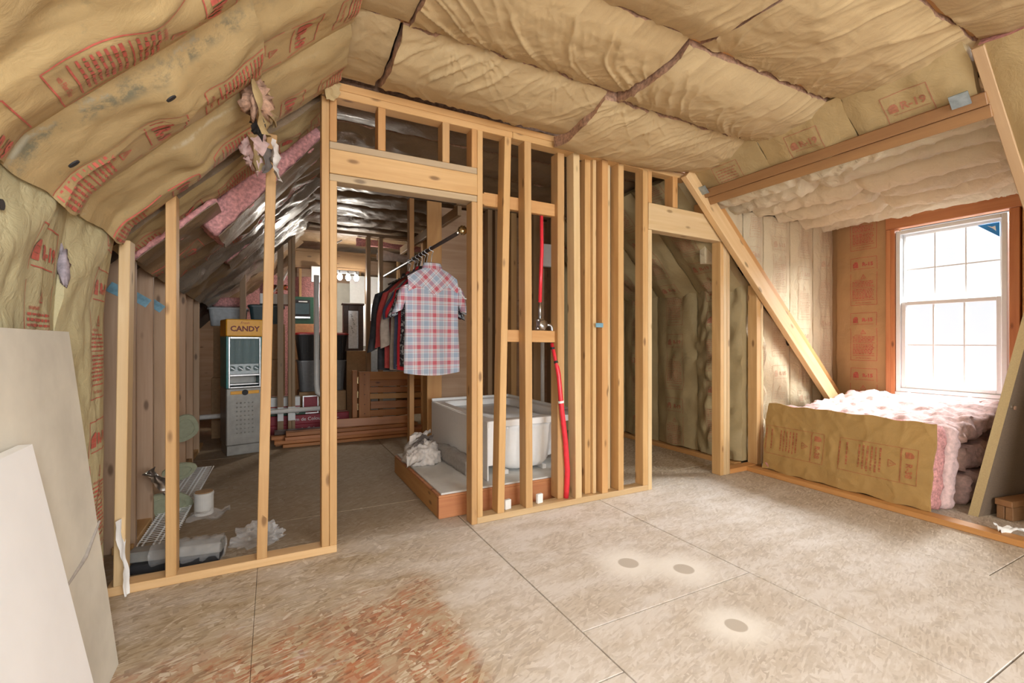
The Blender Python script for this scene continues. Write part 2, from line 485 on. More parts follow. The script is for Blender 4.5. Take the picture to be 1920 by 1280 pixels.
# ------------------------------------------------------------------ mesh helpers
class MB:
    def __init__(s):
        s.v, s.f, s.m = [], [], []
        s.mi = 0

    def add(s, vs, fs):
        o = len(s.v)
        s.v += [tuple(p) for p in vs]
        s.f += [tuple(i + o for i in f) for f in fs]
        s.m += [s.mi] * len(fs)
        return s

    def box(s, lo, hi, mat=None):
        (a, b, c), (d, e, f) = lo, hi
        vs = [Vector(p) for p in ((a, b, c), (d, b, c), (d, e, c), (a, e, c), (a, b, f), (d, b, f), (d, e, f), (a, e, f))]
        if mat:
            vs = [mat @ p for p in vs]
        return s.add(vs, [(3, 2, 1, 0), (4, 5, 6, 7), (0, 1, 5, 4), (1, 2, 6, 5), (2, 3, 7, 6), (3, 0, 4, 7)])

    def tube(s, pts, r, n=8, caps=True):
        pts = [Vector(p) for p in pts]
        rr = r if isinstance(r, (list, tuple)) else [r] * len(pts)
        rings = []
        t0 = (pts[1] - pts[0]).normalized()
        ref = Vector((0, 0, 1)) if abs(t0.z) < .9 else Vector((1, 0, 0))
        for i, p in enumerate(pts):
            a = pts[max(0, i - 1)]; c = pts[min(len(pts) - 1, i + 1)]
            t = (c - a).normalized()
            x = (ref - t * ref.dot(t)).normalized(); y = t.cross(x); ref = x
            rings.append([p + (x * math.cos(2 * PI * k / n) + y * math.sin(2 * PI * k / n)) * rr[i] for k in range(n)])
        vs = [q for rg in rings for q in rg]
        fs = []
        for i in range(len(pts) - 1):
            for k in range(n):
                fs.append((i * n + k, i * n + (k + 1) % n, (i + 1) * n + (k + 1) % n, (i + 1) * n + k))
        if caps:
            fs.append(tuple(range(n - 1, -1, -1))); e = (len(pts) - 1) * n; fs.append(tuple(range(e, e + n)))
        return s.add(vs, fs)

    def lathe(s, prof, n=20, c=(0, 0, 0), axis='z'):
        vs = []
        for (r, h) in prof:
            for k in range(n):
                a = 2 * PI * k / n
                p = (r * math.cos(a), r * math.sin(a), h)
                if axis == 'y':
                    p = (p[0], p[2], p[1])
                elif axis == 'x':
                    p = (p[2], p[0], p[1])
                vs.append((p[0] + c[0], p[1] + c[1], p[2] + c[2]))
        fs = []
        for i in range(len(prof) - 1):
            for k in range(n):
                fs.append((i * n + k, i * n + (k + 1) % n, (i + 1) * n + (k + 1) % n, (i + 1) * n + k))
        fs.append(tuple(range(n - 1, -1, -1))); e = (len(prof) - 1) * n; fs.append(tuple(range(e, e + n)))
        return s.add(vs, fs)

    def loft(s, rings, closed=True, caps=True):
        n = len(rings[0])
        vs = [p for r in rings for p in r]
        fs = []
        for i in range(len(rings) - 1):
            for k in range(n if closed else n - 1):
                fs.append((i * n + k, i * n + (k + 1) % n, (i + 1) * n + (k + 1) % n, (i + 1) * n + k))
        if caps:
            fs.append(tuple(range(n - 1, -1, -1))); e = (len(rings) - 1) * n; fs.append(tuple(range(e, e + n)))
        return s.add(vs, fs)

    def gridpts(s, P, flip=False):
        nu, nv = P.shape[:2]
        fs = []
        for i in range(nu - 1):
            for j in range(nv - 1):
                q = (i * nv + j, i * nv + j + 1, (i + 1) * nv + j + 1, (i + 1) * nv + j)
                fs.append(q[::-1] if flip else q)
        return s.add(P.reshape(-1, 3).tolist(), fs)

    def build(s, name, mat, parent=None, smooth=False, bevel=0.0, loc=(0, 0, 0), rot=None, fixn=True, seg=1):
        me = bpy.data.meshes.new(name)
        me.from_pydata(s.v, [], s.f)
        if fixn or bevel:
            bm = bmesh.new(); bm.from_mesh(me)
            if fixn:
                bmesh.ops.recalc_face_normals(bm, faces=bm.faces)
            if bevel:
                bmesh.ops.bevel(bm, geom=bm.edges[:], offset=bevel, segments=seg, affect='EDGES', profile=.7)
            bm.to_mesh(me); bm.free()
        mats = mat if isinstance(mat, (list, tuple)) else [mat]
        for x in mats:
            me.materials.append(M[x] if isinstance(x, str) else x)
        if len(mats) > 1 and not bevel:
            me.polygons.foreach_set('material_index', s.m)
        if smooth:
            me.polygons.foreach_set('use_smooth', [True] * len(me.polygons))
        o = bpy.data.objects.new(name, me)
        COL.objects.link(o)
        o.location = loc
        if rot:
            o.rotation_euler = rot
        if parent:
            o.parent = parent
        return o


def tag(o, label=None, cat=None, group=None, kind=None):
    for k, v in (('label', label), ('category', cat), ('group', group), ('kind', kind)):
        if v:
            o[k] = v
    return o


def thing(name, label, cat, loc=(0, 0, 0), rz=0, group=None):
    o = bpy.data.objects.new(name, None)
    COL.objects.link(o)
    o.empty_display_size = .1
    o.location = loc
    o.rotation_euler = (0, 0, rz)
    return tag(o, label, cat, group)


def struct(name, loc=(0, 0, 0)):
    o = bpy.data.objects.new(name, None)
    COL.objects.link(o)
    o.empty_display_size = .1
    o.location = loc
    return tag(o, kind='structure')


def board(name, parent, a, b, wy, tz, zdir, mat, bevel=.003, roll=None):
    """a plank from a to b; wy = size across, tz = size along zdir"""
    a, b = Vector(a), Vector(b)
    x = (b - a).normalized(); z = Vector(zdir); z = (z - x * z.dot(x)).normalized(); y = z.cross(x)
    L = (b - a).length
    mb = MB().box((-L / 2, -wy / 2, -tz / 2), (L / 2, wy / 2, tz / 2))
    o = mb.build(name, mat, parent, bevel=min(bevel, tz * .2))
    R = Matrix((x, y, z)).transposed().to_4x4()
    R.translation = (a + b) / 2
    o.matrix_local = R
    return o


TXT = {}


def text_mesh(s, bold=.02):
    """flat text: verts centred on x, cap height 1"""
    if (s, bold) in TXT:
        return TXT[(s, bold)]
    cu = bpy.data.curves.new('t', 'FONT')
    cu.body = s
    cu.align_x = 'CENTER'
    cu.resolution_u = 2
    cu.offset = bold
    ob = bpy.data.objects.new('t', cu)
    COL.objects.link(ob)
    bpy.context.view_layer.update()
    me = bpy.data.meshes.new_from_object(ob.evaluated_get(bpy.context.evaluated_depsgraph_get()))
    v = [(p.co.x / .72, p.co.y / .72) for p in me.vertices]
    f = [tuple(p.vertices) for p in me.polygons]
    bpy.data.objects.remove(ob); bpy.data.curves.remove(cu); bpy.data.meshes.remove(me)
    TXT[(s, bold)] = (v, f)
    return v, f


# flat print patterns in (a right, b up) metres
class Print:
    def __init__(s):
        s.v, s.f = [], []

    def poly(s, pts):
        o = len(s.v); s.v += pts; s.f.append(tuple(range(o, o + len(pts))))

    def line(s, p, q, w=.004, step=.02):
        (x0, y0), (x1, y1) = p, q
        L = math.hypot(x1 - x0, y1 - y0)
        if L == 0:
            return
        nx, ny = -(y1 - y0) / L * w / 2, (x1 - x0) / L * w / 2
        n = max(1, int(L / step))
        for i in range(n):
            a, b = i / n, (i + 1) / n
            ax, ay, bx, by = x0 + (x1 - x0) * a, y0 + (y1 - y0) * a, x0 + (x1 - x0) * b, y0 + (y1 - y0) * b
            s.poly([(ax - nx, ay - ny), (bx - nx, by - ny), (bx + nx, by + ny), (ax + nx, ay + ny)])

    def frame(s, cx, cy, wd, ht, w=.004, sides='lrtb'):
        l, r, t, b = cx - wd / 2, cx + wd / 2, cy + ht / 2, cy - ht / 2
        if 'l' in sides: s.line((l, b), (l, t), w)
        if 'r' in sides: s.line((r, b), (r, t), w)
        if 't' in sides: s.line((l, t), (r, t), w)
        if 'b' in sides: s.line((l, b), (r, b), w)

    def text(s, t, cx, cy, h, bold=.02, sx=1.0):
        v, f = text_mesh(t, bold)
        o = len(s.v)
        s.v += [(cx + x * h * sx, cy + y * h) for x, y in v]
        s.f += [tuple(i + o for i in q) for q in f]

    def logo(s, cx, cy, z):
        h = z / 2
        for k in range(3):      # three strips so that the patch follows the paper
            a = -h + k * z / 3; b = a + z / 3 * .94
            s.poly([(cx - h * .85, cy + a), (cx + h * .75, cy + a), (cx + h * (.75 if b < .3 * h else .45), cy + b), (cx - h * (.85 if k < 2 else .2), cy + b)])

    def rows(s, cx, cy, wd, n, pitch, h, seed=0):
        r = random.Random(seed)
        for i in range(n):
            y = cy - i * pitch
            x = cx - wd / 2
            end = cx + wd / 2 - r.random() * wd * .12
            while x < end:
                L = min(r.uniform(.010, .03), end - x)
                s.line((x, y), (x + L, y), h * r.uniform(.6, 1))
                x += L + .005

    def tri(s, cx, cy, z, w=.004):
        p = [(cx - z * .55, cy - z / 2), (cx + z * .55, cy - z / 2), (cx, cy + z / 2)]
        for i in range(3):
            s.line(p[i], p[(i + 1) % 3], w)
        s.poly([(cx - .003, cy - z * .3), (cx + .003, cy - z * .3), (cx + .002, cy + z * .2), (cx - .002, cy + z * .2)])


def batt(parent, O, U, N, L, W, bulge=.05, nu=40, nv=16, seed=1, wr=.008, wf=(5, 9), mat='kraft_slope', thick=.09, prints=None,
         ink='red_ink', name='insulation_batt', hfun=None, core='pink_fiber', pw=2.4, ends=True, skirt=.85, stuffname=None):
    """kraft faced batt: U length dir, N out of the paper, V = U x N width dir"""
    O, U, N = Vector(O), Vector(U).normalized(), Vector(N).normalized()
    V = U.cross(N)
    s = np.linspace(0, 1, nu)[:, None] * np.ones((1, nv))
    t = np.ones((nu, 1)) * np.linspace(0, 1, nv)[None, :]
    prof = 1 - np.abs(2 * t - 1) ** pw
    h = bulge * prof * (1 + .25 * pn(s * L * 1.3 + seed * 3.1, t * 1.2 + seed, seed))
    h = h + wr * fbm(s * L * wf[0] + seed * 5.3, t * W * wf[1] + seed * 1.7, seed, 3) * (.25 + prof)
    if hfun is not None:
        h = h + hfun(s, t)
    eu = .010 * pn(s * L * 6, t * 0 + seed, seed + 5) * (np.abs(2 * t - 1) > .98)
    ev = eu * (t - .5) * 2
    eL = .014 * pn(t * W * 7, s * 0 + seed, seed + 9) * (np.abs(2 * s - 1) > .99)
    P = (np.array(O)[None, None] + (s * L + eL)[..., None] * np.array(U) + (t * W + ev)[..., None] * np.array(V) + h[..., None] * np.array(N))
    mb = MB()
    mb.gridpts(P, flip=False)
    if ends:
        mb.mi = 1
        back = np.array(N) * thick
        c = P.mean((0, 1))

        def sk(edge):
            e2 = edge - back
            mb.gridpts(np.stack([edge, e2]))
        sk(P[0]); sk(P[-1]); sk(P[:, 0]); sk(P[:, -1])
    o = mb.build(name, [mat, core], parent, smooth=True, fixn=False)
    # orient normals outwards for the face
    if prints is not None:
        pr = prints
        vs = []
        for (a, b) in pr.v:
            fs_, ft_ = min(max(b / L, 0.004), .996) * (nu - 1), min(max(a / W, .01), .99) * (nv - 1)
            i, j = min(int(fs_), nu - 2), min(int(ft_), nv - 2)
            x, y = fs_ - i, ft_ - j
            p = P[i, j] * (1 - x) * (1 - y) + P[i + 1, j] * x * (1 - y) + P[i, j + 1] * (1 - x) * y + P[i + 1, j + 1] * x * y
            vs.append(tuple(p + np.array(N) * .0025))
        fs = []
        for f in pr.f:
            q = [pr.v[i] for i in f]
            if all(-.0 <= a <= W and 0 <= b <= L for a, b in q):
                fs.append(f)
        if fs:
            pm = MB(); pm.add(vs, fs)
            po = tag(pm.build('printed_text', ink, o, fixn=False), kind='stuff')
    return o


def slope_print(L, W, code, cx, start, period=.62, wd=.26, seed=0, faint=False, h=.036):
    """repeating label column: R value with logo, warning triangle, text rows, footer"""
    p = Print()
    b = start
    k = 0
    q = period / .62
    while b < L + .3:
        # from the bottom up: footer, rows, triangle, R value
        p.frame(cx, b + q * .19, wd, q * .36, .004, 'lrb')
        p.text('with Fiber Glas Insulation', cx, b + q * .03, .014, .01, .78 * wd / .26)
        p.line((cx - wd * .42, b + q * .065), (cx + wd * .42, b + q * .065), .005)
        p.rows(cx, b + q * .185, wd * .84, 7, q * .0165, .0095, seed + k * 3)
        p.line((cx - wd * .42, b + q * .205), (cx + wd * .42, b + q * .205), .004)
        p.text('WARNING', cx - wd * .2, b + q * .285, .011, .015)
        p.rows(cx, b + q * .272, wd * .84, 4, q * .0165, .0095, seed + k * 3 + 1)
        p.tri(cx, b + q * .33, .040)
        p.line((cx - wd * .4, b + q * .415), (cx + wd * .4, b + q * .415), .004)
        p.logo(cx - wd * .29, b + q * .465, .062)
        p.text(code, cx + wd * .17, b + q * .465 - h * .5, h, .05, min(1.0, wd * .60 / (h * 2.9)))
        p.frame(cx, b + q * .47, wd, q * .14, .004, 'lrt')
        b += period; k += 1
    return p


def fluffy(parent, name, lo, hi, mat, seed, amp=.02, res=.03, M4=None, smooth=True, print_=None):
    """soft slab: box surface pushed about by noise"""
    bm = bmesh.new()
    lo, hi = Vector(lo), Vector(hi)
    d = hi - lo
    nseg = [max(2, int(d[i] / res)) for i in range(3)]
    vid = {}
    vs, fs = [], []

    def vget(i, j, k):
        key = (i, j, k)
        if key not in vid:
            vid[key] = len(vs)
            vs.append((lo.x + d.x * i / nseg[0], lo.y + d.y * j / nseg[1], lo.z + d.z * k / nseg[2]))
        return vid[key]
    nx, ny, nz = nseg
    for i in range(nx):
        for j in range(ny):
            fs.append((vget(i, j, 0), vget(i, j + 1, 0), vget(i + 1, j + 1, 0), vget(i + 1, j, 0)))
            fs.append((vget(i, j, nz), vget(i + 1, j, nz), vget(i + 1, j + 1, nz), vget(i, j + 1, nz)))
    for i in range(nx):
        for k in range(nz):
            fs.append((vget(i, 0, k), vget(i + 1, 0, k), vget(i + 1, 0, k + 1), vget(i, 0, k + 1)))
            fs.append((vget(i, ny, k), vget(i, ny, k + 1), vget(i + 1, ny, k + 1), vget(i + 1, ny, k)))
    for j in range(ny):
        for k in range(nz):
            fs.append((vget(0, j, k), vget(0, j, k + 1), vget(0, j + 1, k + 1), vget(0, j + 1, k)))
            fs.append((vget(nx, j, k), vget(nx, j + 1, k), vget(nx, j + 1, k + 1), vget(nx, j, k + 1)))
    A = np.array(vs)
    c = np.array((lo + hi) / 2); hd = np.array(d) / 2
    q = (A - c) / hd
    f = 14.0
    nxn = fbm(A[:, 1] * f + seed, A[:, 2] * f + A[:, 0] * 5, seed, 3)
    nyn = fbm(A[:, 0] * f + seed * 2, A[:, 2] * f + A[:, 1] * 5, seed + 1, 3)
    nzn = fbm(A[:, 0] * f * .7 + seed * 3, A[:, 1] * f * .7, seed + 2, 4)
    e = np.abs(q) > .999
    rnd = 1 - .03 * (np.abs(q[:, [1, 2, 0]]) > .999) - .03 * (np.abs(q[:, [2, 0, 1]]) > .999)
    A = c + (A - c) * rnd
    A[:, 0] += amp * nxn * e[:, 0] * np.sign(q[:, 0]); A[:, 1] += amp * nyn * e[:, 1] * np.sign(q[:, 1]); A[:, 2] += amp * nzn * e[:, 2] * np.sign(q[:, 2])
    if M4 is not None:
        A = np.array([tuple(M4 @ Vector(p)) for p in A])
    return MB().add(A.tolist(), fs).build(name, mat, parent, smooth=smooth, fixn=True)


# ================================================================== SETTING
# ---- floor: OSB sheets with open joints
floor = struct('floor')
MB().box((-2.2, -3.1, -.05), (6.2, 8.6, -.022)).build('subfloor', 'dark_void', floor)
xs = [-1.10, -.065, 1.062, 2.055, 3.05, 4.06, 5.35]
yoff = [3.19, 3.21, 1.45, 2.62, 2.9, 3.6]
g = .0026
for i in range(len(xs) - 1):
    ys = [-3.05]
    y = yoff[i] - 2.0 * 4
    while y < 8.5:
        if y > -2.5:
            ys.append(y)
        y += 2.0
    ys.append(8.5)
    for j in range(len(ys) - 1):
        dz = random.uniform(-.0012, 0)
        MB().box((xs[i] + (g if i != 1 else .0007), ys[j] + g, -.02), (xs[i + 1] - (g if i != 0 else .0007), ys[j + 1] - g, dz)).build('osb_panel', 'osb', floor, bevel=.0015)

# ---- outer shell: sheathing behind the batts, gables
shell = struct('wall_shell')
KX, KX2, CZ = -.72, 3.82, 2.62


def quad(name, pts, mat, parent, t=.02, n=None):
    pts = [Vector(p) for p in pts]
    nn = (pts[1] - pts[0]).cross(pts[2] - pts[0]).normalized() * t
    return MB().add(pts + [p + nn for p in pts], [(0, 1, 2, 3), (7, 6, 5, 4), (0, 4, 5, 1), (1, 5, 6, 2), (2, 6, 7, 3), (3, 7, 4, 0)]).build(name, mat, parent)


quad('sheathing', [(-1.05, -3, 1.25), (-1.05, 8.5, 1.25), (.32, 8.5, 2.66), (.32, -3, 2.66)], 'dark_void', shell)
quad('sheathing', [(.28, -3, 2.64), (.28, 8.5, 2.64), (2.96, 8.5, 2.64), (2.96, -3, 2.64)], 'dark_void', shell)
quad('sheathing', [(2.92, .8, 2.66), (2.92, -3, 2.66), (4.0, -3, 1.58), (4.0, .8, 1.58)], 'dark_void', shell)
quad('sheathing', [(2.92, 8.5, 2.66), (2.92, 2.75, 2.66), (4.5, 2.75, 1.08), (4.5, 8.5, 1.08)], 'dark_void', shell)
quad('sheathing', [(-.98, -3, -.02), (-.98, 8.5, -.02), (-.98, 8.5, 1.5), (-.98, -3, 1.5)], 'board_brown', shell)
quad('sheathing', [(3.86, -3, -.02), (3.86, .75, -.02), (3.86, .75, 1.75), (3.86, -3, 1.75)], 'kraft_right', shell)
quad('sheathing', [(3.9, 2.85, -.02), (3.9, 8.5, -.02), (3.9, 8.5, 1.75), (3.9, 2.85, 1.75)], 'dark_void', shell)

# rear gable behind the camera, with a window opening for daylight
rear = struct('wall_rear')
for lo, hi in (((-1.1, -3.06, 0), (.35, -3, 2.7)), ((2.65, -3.06, 0), (3.95, -3, 2.7)), ((.35, -3.06, 0), (2.65, -3, .7)), ((.35, -3.06, 2.35), (2.65, -3, 2.7))):
    MB().box(lo, hi).build('gable_panel', 'kraft_ceiling', rear)
quad('kraft_panel', [(-.62, -3, 0), (-.62, .45, 0), (-.62, .45, 1.6), (-.62, -3, 1.6)], 'kraft_wall', rear)
quad('kraft_panel', [(-.62, -3, 1.6), (-.62, .45, 1.6), (.3, .45, 2.5), (.3, -3, 2.5)], 'kraft_ceiling', rear)
quad('kraft_panel', [(.3, -3, 2.5), (.3, .22, 2.5), (2.9, .22, 2.5), (2.9, -3, 2.5)], 'kraft_ceiling', rear)

# back gable far behind the storage
back = struct('wall_back')
MB().box((-1.2, 8.3, 0), (4.0, 8.36, 2.7)).build('sheathing', 'board_brown', back)
for k, (a, b_) in enumerate(((-.55, -.08), (-.04, .38), (.42, .74))):
    P_ = batt(back, (b_, 8.27, .05), (0, 0, 1), (0, -1, 0), 2.15, b_ - a, .05, 24, 10, 70 + k, .012, mat='pink_fiber', core='pink_fiber') if False else None
    V_ = batt(back, (a, 8.24, .05), (0, 0, 1), (0, -1, 0), 2.12, b_ - a, .05, 24, 10, 70 + k, .012, mat='pink_fiber')
MB().box((.80, 8.18, .02), (1.55, 8.195, 2.1)).build('drywall_panel', 'sheet_beige', back)
for x in (-.06, .40, .78, 1.32, 1.78, 2.24, 2.70):
    board('stud', back, (x, 8.13, 0), (x, 8.13, 2.3), .038, .09, (0, -1, 0), 'pine')

# ---- left knee wall: vertical batts
wl = struct('wall_left')
R19_CX = .33
for k, (y0, y1) in enumerate(((2.075, 2.585), (1.535, 2.075), (1.0, 1.535), (.45, 1.0))):
    W = y1 - y0
    pr = None
    if k < 3:
        pr = Print()
        cx = (.38, .365, .33)[k]
        col = slope_print(1.6, W, 'R-19', cx, (-.36, -.307, -.10)[k], .61, .21, 5 + k, h=.042)
        pr = col

    def hf(s, t, k=k):
        fold = np.exp(-((s - .80 - .25 * (t - .1)) / .05) ** 2) * .02 * (t < .6)
        lean = .05 * np.clip((s - .72) / .28, 0, 1) ** 1.6      # folds over at the top to meet the slope
        return fold + lean
    batt(wl, (-.648, y0, .02), (0, 0, 1), (1, 0, 0), 1.63, W, .022, 90, 40, 21 + k, .0065, (5, 11), 'kraft_wall', .06, pr, hfun=hf, core='kraft_wall')
board('bottom_plate', wl, (-.70, .4, .02), (-.70, 2.6, .02), .09, .04, (0, 0, 1), 'pine')
# torn hole showing fluff
def blob(name, parent, c, r, mat, seed=0, n=(14, 10), amp=.35, freq=3.0, loc=None):
    th = np.linspace(0, 2 * PI, n[0], endpoint=False); ph = np.linspace(.05, PI - .05, n[1])
    T, Pn = np.meshgrid(th, ph)
    d = 1 + amp * fbm(np.cos(T) * np.sin(Pn) * freq * .5 + seed, np.sin(T) * np.sin(Pn) * freq * .5 + np.cos(Pn) * freq + seed * 2.3, seed, 3)
    rings = []
    for i in range(n[1]):
        rings.append([(c[0] + r[0] * d[i, k] * math.cos(T[i, k]) * math.sin(Pn[i, k]), c[1] + r[1] * d[i, k] * math.sin(T[i, k]) * math.sin(Pn[i, k]), c[2] + r[2] * d[i, k] * math.cos(Pn[i, k])) for k in range(n[0])])
    return MB().loft(rings).build(name, mat, parent, smooth=True)


blob('exposed_fluff', wl, (-.622, 2.072, 1.37), (.016, .022, .062), 'hole_fluff', 3, amp=.6)
for z, y in ((1.46, 1.60),):
    MB().lathe([(0.0, 0), (.014, .0), (.014, .004), (0, .004)], 12, (-.598, y, z), 'x').build('hole', 'black', wl)

# ---- left slope
r2 = math.sqrt(.5)
US, NS = (r2, 0, r2), (r2, 0, -r2)
sl = struct('wall_slope_left')
ybs = [2.60, 2.065, 1.565, 1.045, .50]
for k in range(4):
    y1, y0 = ybs[k], ybs[k + 1]
    W = y1 - y0
    cx = (.395, .345, .415, .38)[k]
    Lw = .80
    pr = slope_print(1.45, W, 'R-19', cx, (-.125, -.09, -.433, -.3)[k], .62, .21, 31 + k, h=.046)
    full = pr
    # lower piece, from the knee wall up to the torn joint
    def hf(s, t, k=k):
        return .035 * np.exp(-((s - .55) / .09) ** 2) * np.sin(np.clip(t * 1.3, 0, 1) * PI) + .02 * (1 - s) * (t > .5) + .03 * np.clip((.10 - s) / .10, 0, 1) ** 1.2 - .01
    off = (0, .0, .05, .05)[k]
    batt(sl, (-.615, y0 - .01, 1.585), US, NS, Lw + off, W + .03, .045, 60, 30, 41 + k, .014, (3.2, 6), 'kraft_slope', .08, full, hfun=hf, core='kraft_slope')
    # upper piece, up to the flat ceiling
    q = .80 + off
    p2 = Print()
    for (a, b_) in ():
        pass
    full2 = Print(); full2.v = [(a, b_ - q + .01) for a, b_ in pr.v]; full2.f = pr.f
    batt(sl, (-.615 + (q - .01) * r2, y0 - .005, 1.585 + (q - .01) * r2), US, NS, .49 - off, W + .02, .03, 30, 24, 51 + k, .011, (3, 6), 'kraft_slope', .08, full2,
         hfun=lambda s, t: -.012 + .02 * s, core='kraft_slope')
# loose torn paper and fluff hanging at the joints
def flap(parent, pts, mat, name='torn_paper'):
    P = np.array(pts, float)
    return MB().gridpts(P).build(name, mat, parent, smooth=True, fixn=False)


def rag_strip(parent, c, du, dv, seed, mat, name, n=(9, 6), amp=.03):
    """crumpled hanging scrap: c corner, du and dv edge vectors"""
    c, du, dv = np.array(c), np.array(du), np.array(dv)
    u = np.linspace(0, 1, n[0])[:, None, None]; v = np.linspace(0, 1, n[1])[None, :, None]
    N = np.cross(du, dv); N = N / np.linalg.norm(N)
    uu = u[..., 0] * np.ones((1, n[1])); vv = v[..., 0] * np.ones((n[0], 1))
    h = amp * fbm(uu * 2.4 + seed, vv * 2.4 + seed * 2, seed, 3)
    taper = 1 - .55 * uu * (1 - .4 * np.sin(uu * 9 + seed))
    P = c + du * u + dv * ((vv - .5) * taper + .5)[..., None] + N * h[..., None]
    return MB().gridpts(P).build(name, mat, parent, smooth=True, fixn=False)


for (y, sx, zz, sd) in ((2.08, -.10, 2.13, 1), (2.46, -.13, 2.11, 2)):
    if sd < 3:
        blob('torn_fluff', sl, (sx + .045, y - .02, zz - .06), (.05, .045, .07), 'pink_pale' if sd == 2 else 'brown_fiber', sd, (18, 14), .7, 3)
        blob('torn_fluff', sl, (sx + .055, y + .03, zz - .13), (.03, .035, .05), 'black' if sd == 1 else 'pink_pale', sd + 4, (16, 12), .7, 3)
    rag_strip(sl, (sx + .02, y - .14, zz - .0), (.03, .06, -.20), (.05, .16, .02), sd, 'kraft_slope', 'torn_paper')
    rag_strip(sl, (sx + .06, y - .02, zz + .02), (.05, .03, -.16), (.01, .10, .03), sd + 7, 'kraft_ceiling', 'torn_paper')
rag_strip(sl, (.0, 2.40, 2.06), (.01, .04, -.16), (.03, .07, -.01), 12, 'rag', 'torn_paper')
rag_strip(sl, (-.03, 2.42, 2.02), (-.03, .03, -.11), (.05, .05, .01), 14, 'rag_dark', 'torn_paper')
rag_strip(sl, (.19, 2.48, 2.47), (.02, .02, -.10), (.12, .08, .0), 15, 'kraft_slope', 'torn_paper')
for (x, y, z) in ((-.300, 1.63, 1.862), (-.52, 1.66, 1.645)):
    m = Matrix.Translation((x + .044, y, z - .044)) @ Vector(NS).to_track_quat('Z', 'Y').to_matrix().to_4x4()
    vs = [m @ Vector((.009 * math.cos(a * PI / 6), .015 * math.sin(a * PI / 6), dz)) for dz in (-.004, .0) for a in range(12)]
    MB().loft([vs[:12], vs[12:]]).build('black_spot', 'black', sl)

# ---- flat ceiling: batts across the room, sagging between staples
ce = struct('ceiling')


def folds(L, W, seed, amp=.016, side=0):
    """drapery creases: fans from the staples along one edge, long pulls across the batt"""
    rnd_ = random.Random(seed)
    n_st = max(2, int(L / .24))
    st = [(k + .5 + rnd_.uniform(-.3, .3)) * L / n_st for k in range(n_st)]

    def f(s, t):
        a = (t if side == 0 else 1 - t) * W
        x = s * L
        warp = .10 * pn(a * 2.2, x * 1.1 + seed, seed) + .02 * pn(a * 8, x * 3, seed + 2)
        u = x + a * (1.5 + .4 * math.sin(seed)) - .9 * a * a / W + warp
        mod = .5 + .9 * pn(x * 1.9 + 3, a * 2.0 + seed, seed + 8)
        mod2 = .5 + .9 * pn(x * 2.9 + 9, a * 3.0 + seed, seed + 18)
        r = ridge(u * 4.0 + seed * 2.2, a * 1.0 + seed, seed) ** 4
        r2_ = ridge(u * 8.0 + seed, a * 1.5 + seed * 3, seed + 3) ** 4
        r3 = ridge(u * 19 + seed, a * 2.4 + seed * 3, seed + 6) ** 2
        h = amp * (np.clip(mod, 0, 1.2) * (r * .9 + r3 * .18) + np.clip(mod2, 0, 1.2) * r2_ * .8)
        for q, s0 in enumerate(st):
            dx, dy = x - s0 - .35 * a, a + .012
            rr = np.sqrt(dx * dx + dy * dy)
            ph = np.arctan2(dx, dy)
            fan = ridge(ph * (2.6 + .5 * (q % 3)) + q * 3.3, rr * 2 + q, seed + q) ** 4
            h = h + amp * .95 * fan * np.exp(-rr / .15) * np.clip(rr / .05, 0, 1)
            h = h - .014 * np.exp(-(rr / .045) ** 2)
        return h
    return f


def cband(x0, x1, y0, y1, seed, bulge=.06, z=2.525, sag=None, mat='kraft_ceiling', amp=.016, nu=None, fs=0):
    L, W = x1 - x0, y1 - y0
    f1 = folds(L, W, seed, amp, fs)
    hf = f1 if sag is None else (lambda s, t: f1(s, t) + sag(s, t))
    return batt(ce, (x0, y0, z), (1, 0, 0), (0, 0, -1), L, W, bulge, nu or max(30, int(L * 150)), 72, seed, .004, (4, 8), mat, .07, None, hfun=hf, core='brown_fiber')


cband(.27, .50, 2.02, 2.585, 61, .03, amp=.006)
cband(.515, 1.655, 2.03, 2.59, 62, .075, 2.535, sag=lambda s, t: .012 * t + .015 * s)
cband(1.655, 2.96, 2.045, 2.565, 63, .05, 2.515, sag=lambda s, t: (.03 + .085 * t) * (1 - .45 * np.clip((s - .55) / .45, 0, 1)))
cband(.28, .53, 1.525, 2.01, 64, .03, amp=.008)
cband(.54, 1.71, 1.505, 2.02, 65, .05, fs=1)
cband(1.735, 2.92, 1.53, 2.035, 66, .06, fs=1, sag=lambda s, t: .012 + .02 * t)
cband(.30, 1.76, .90, 1.50, 67, .065)
cband(1.79, 2.97, .905, 1.515, 68, .045, fs=1)
cband(.30, 1.5, .30, .89, 69, .05)
cband(1.5, 2.97, .28, .89, 70, .05)
cband(.30, 2.97, -.3, .28, 71, .05)
for (y, x0, x1) in ((2.03, .5, 2.7), (1.515, .5, 2.9), (.897, .5, 2.9)):
    board('ceiling_joist', ce, (x0, y, 2.575), (x1, y, 2.575), .035, .07, (0, 0, 1), 'pine_orange')

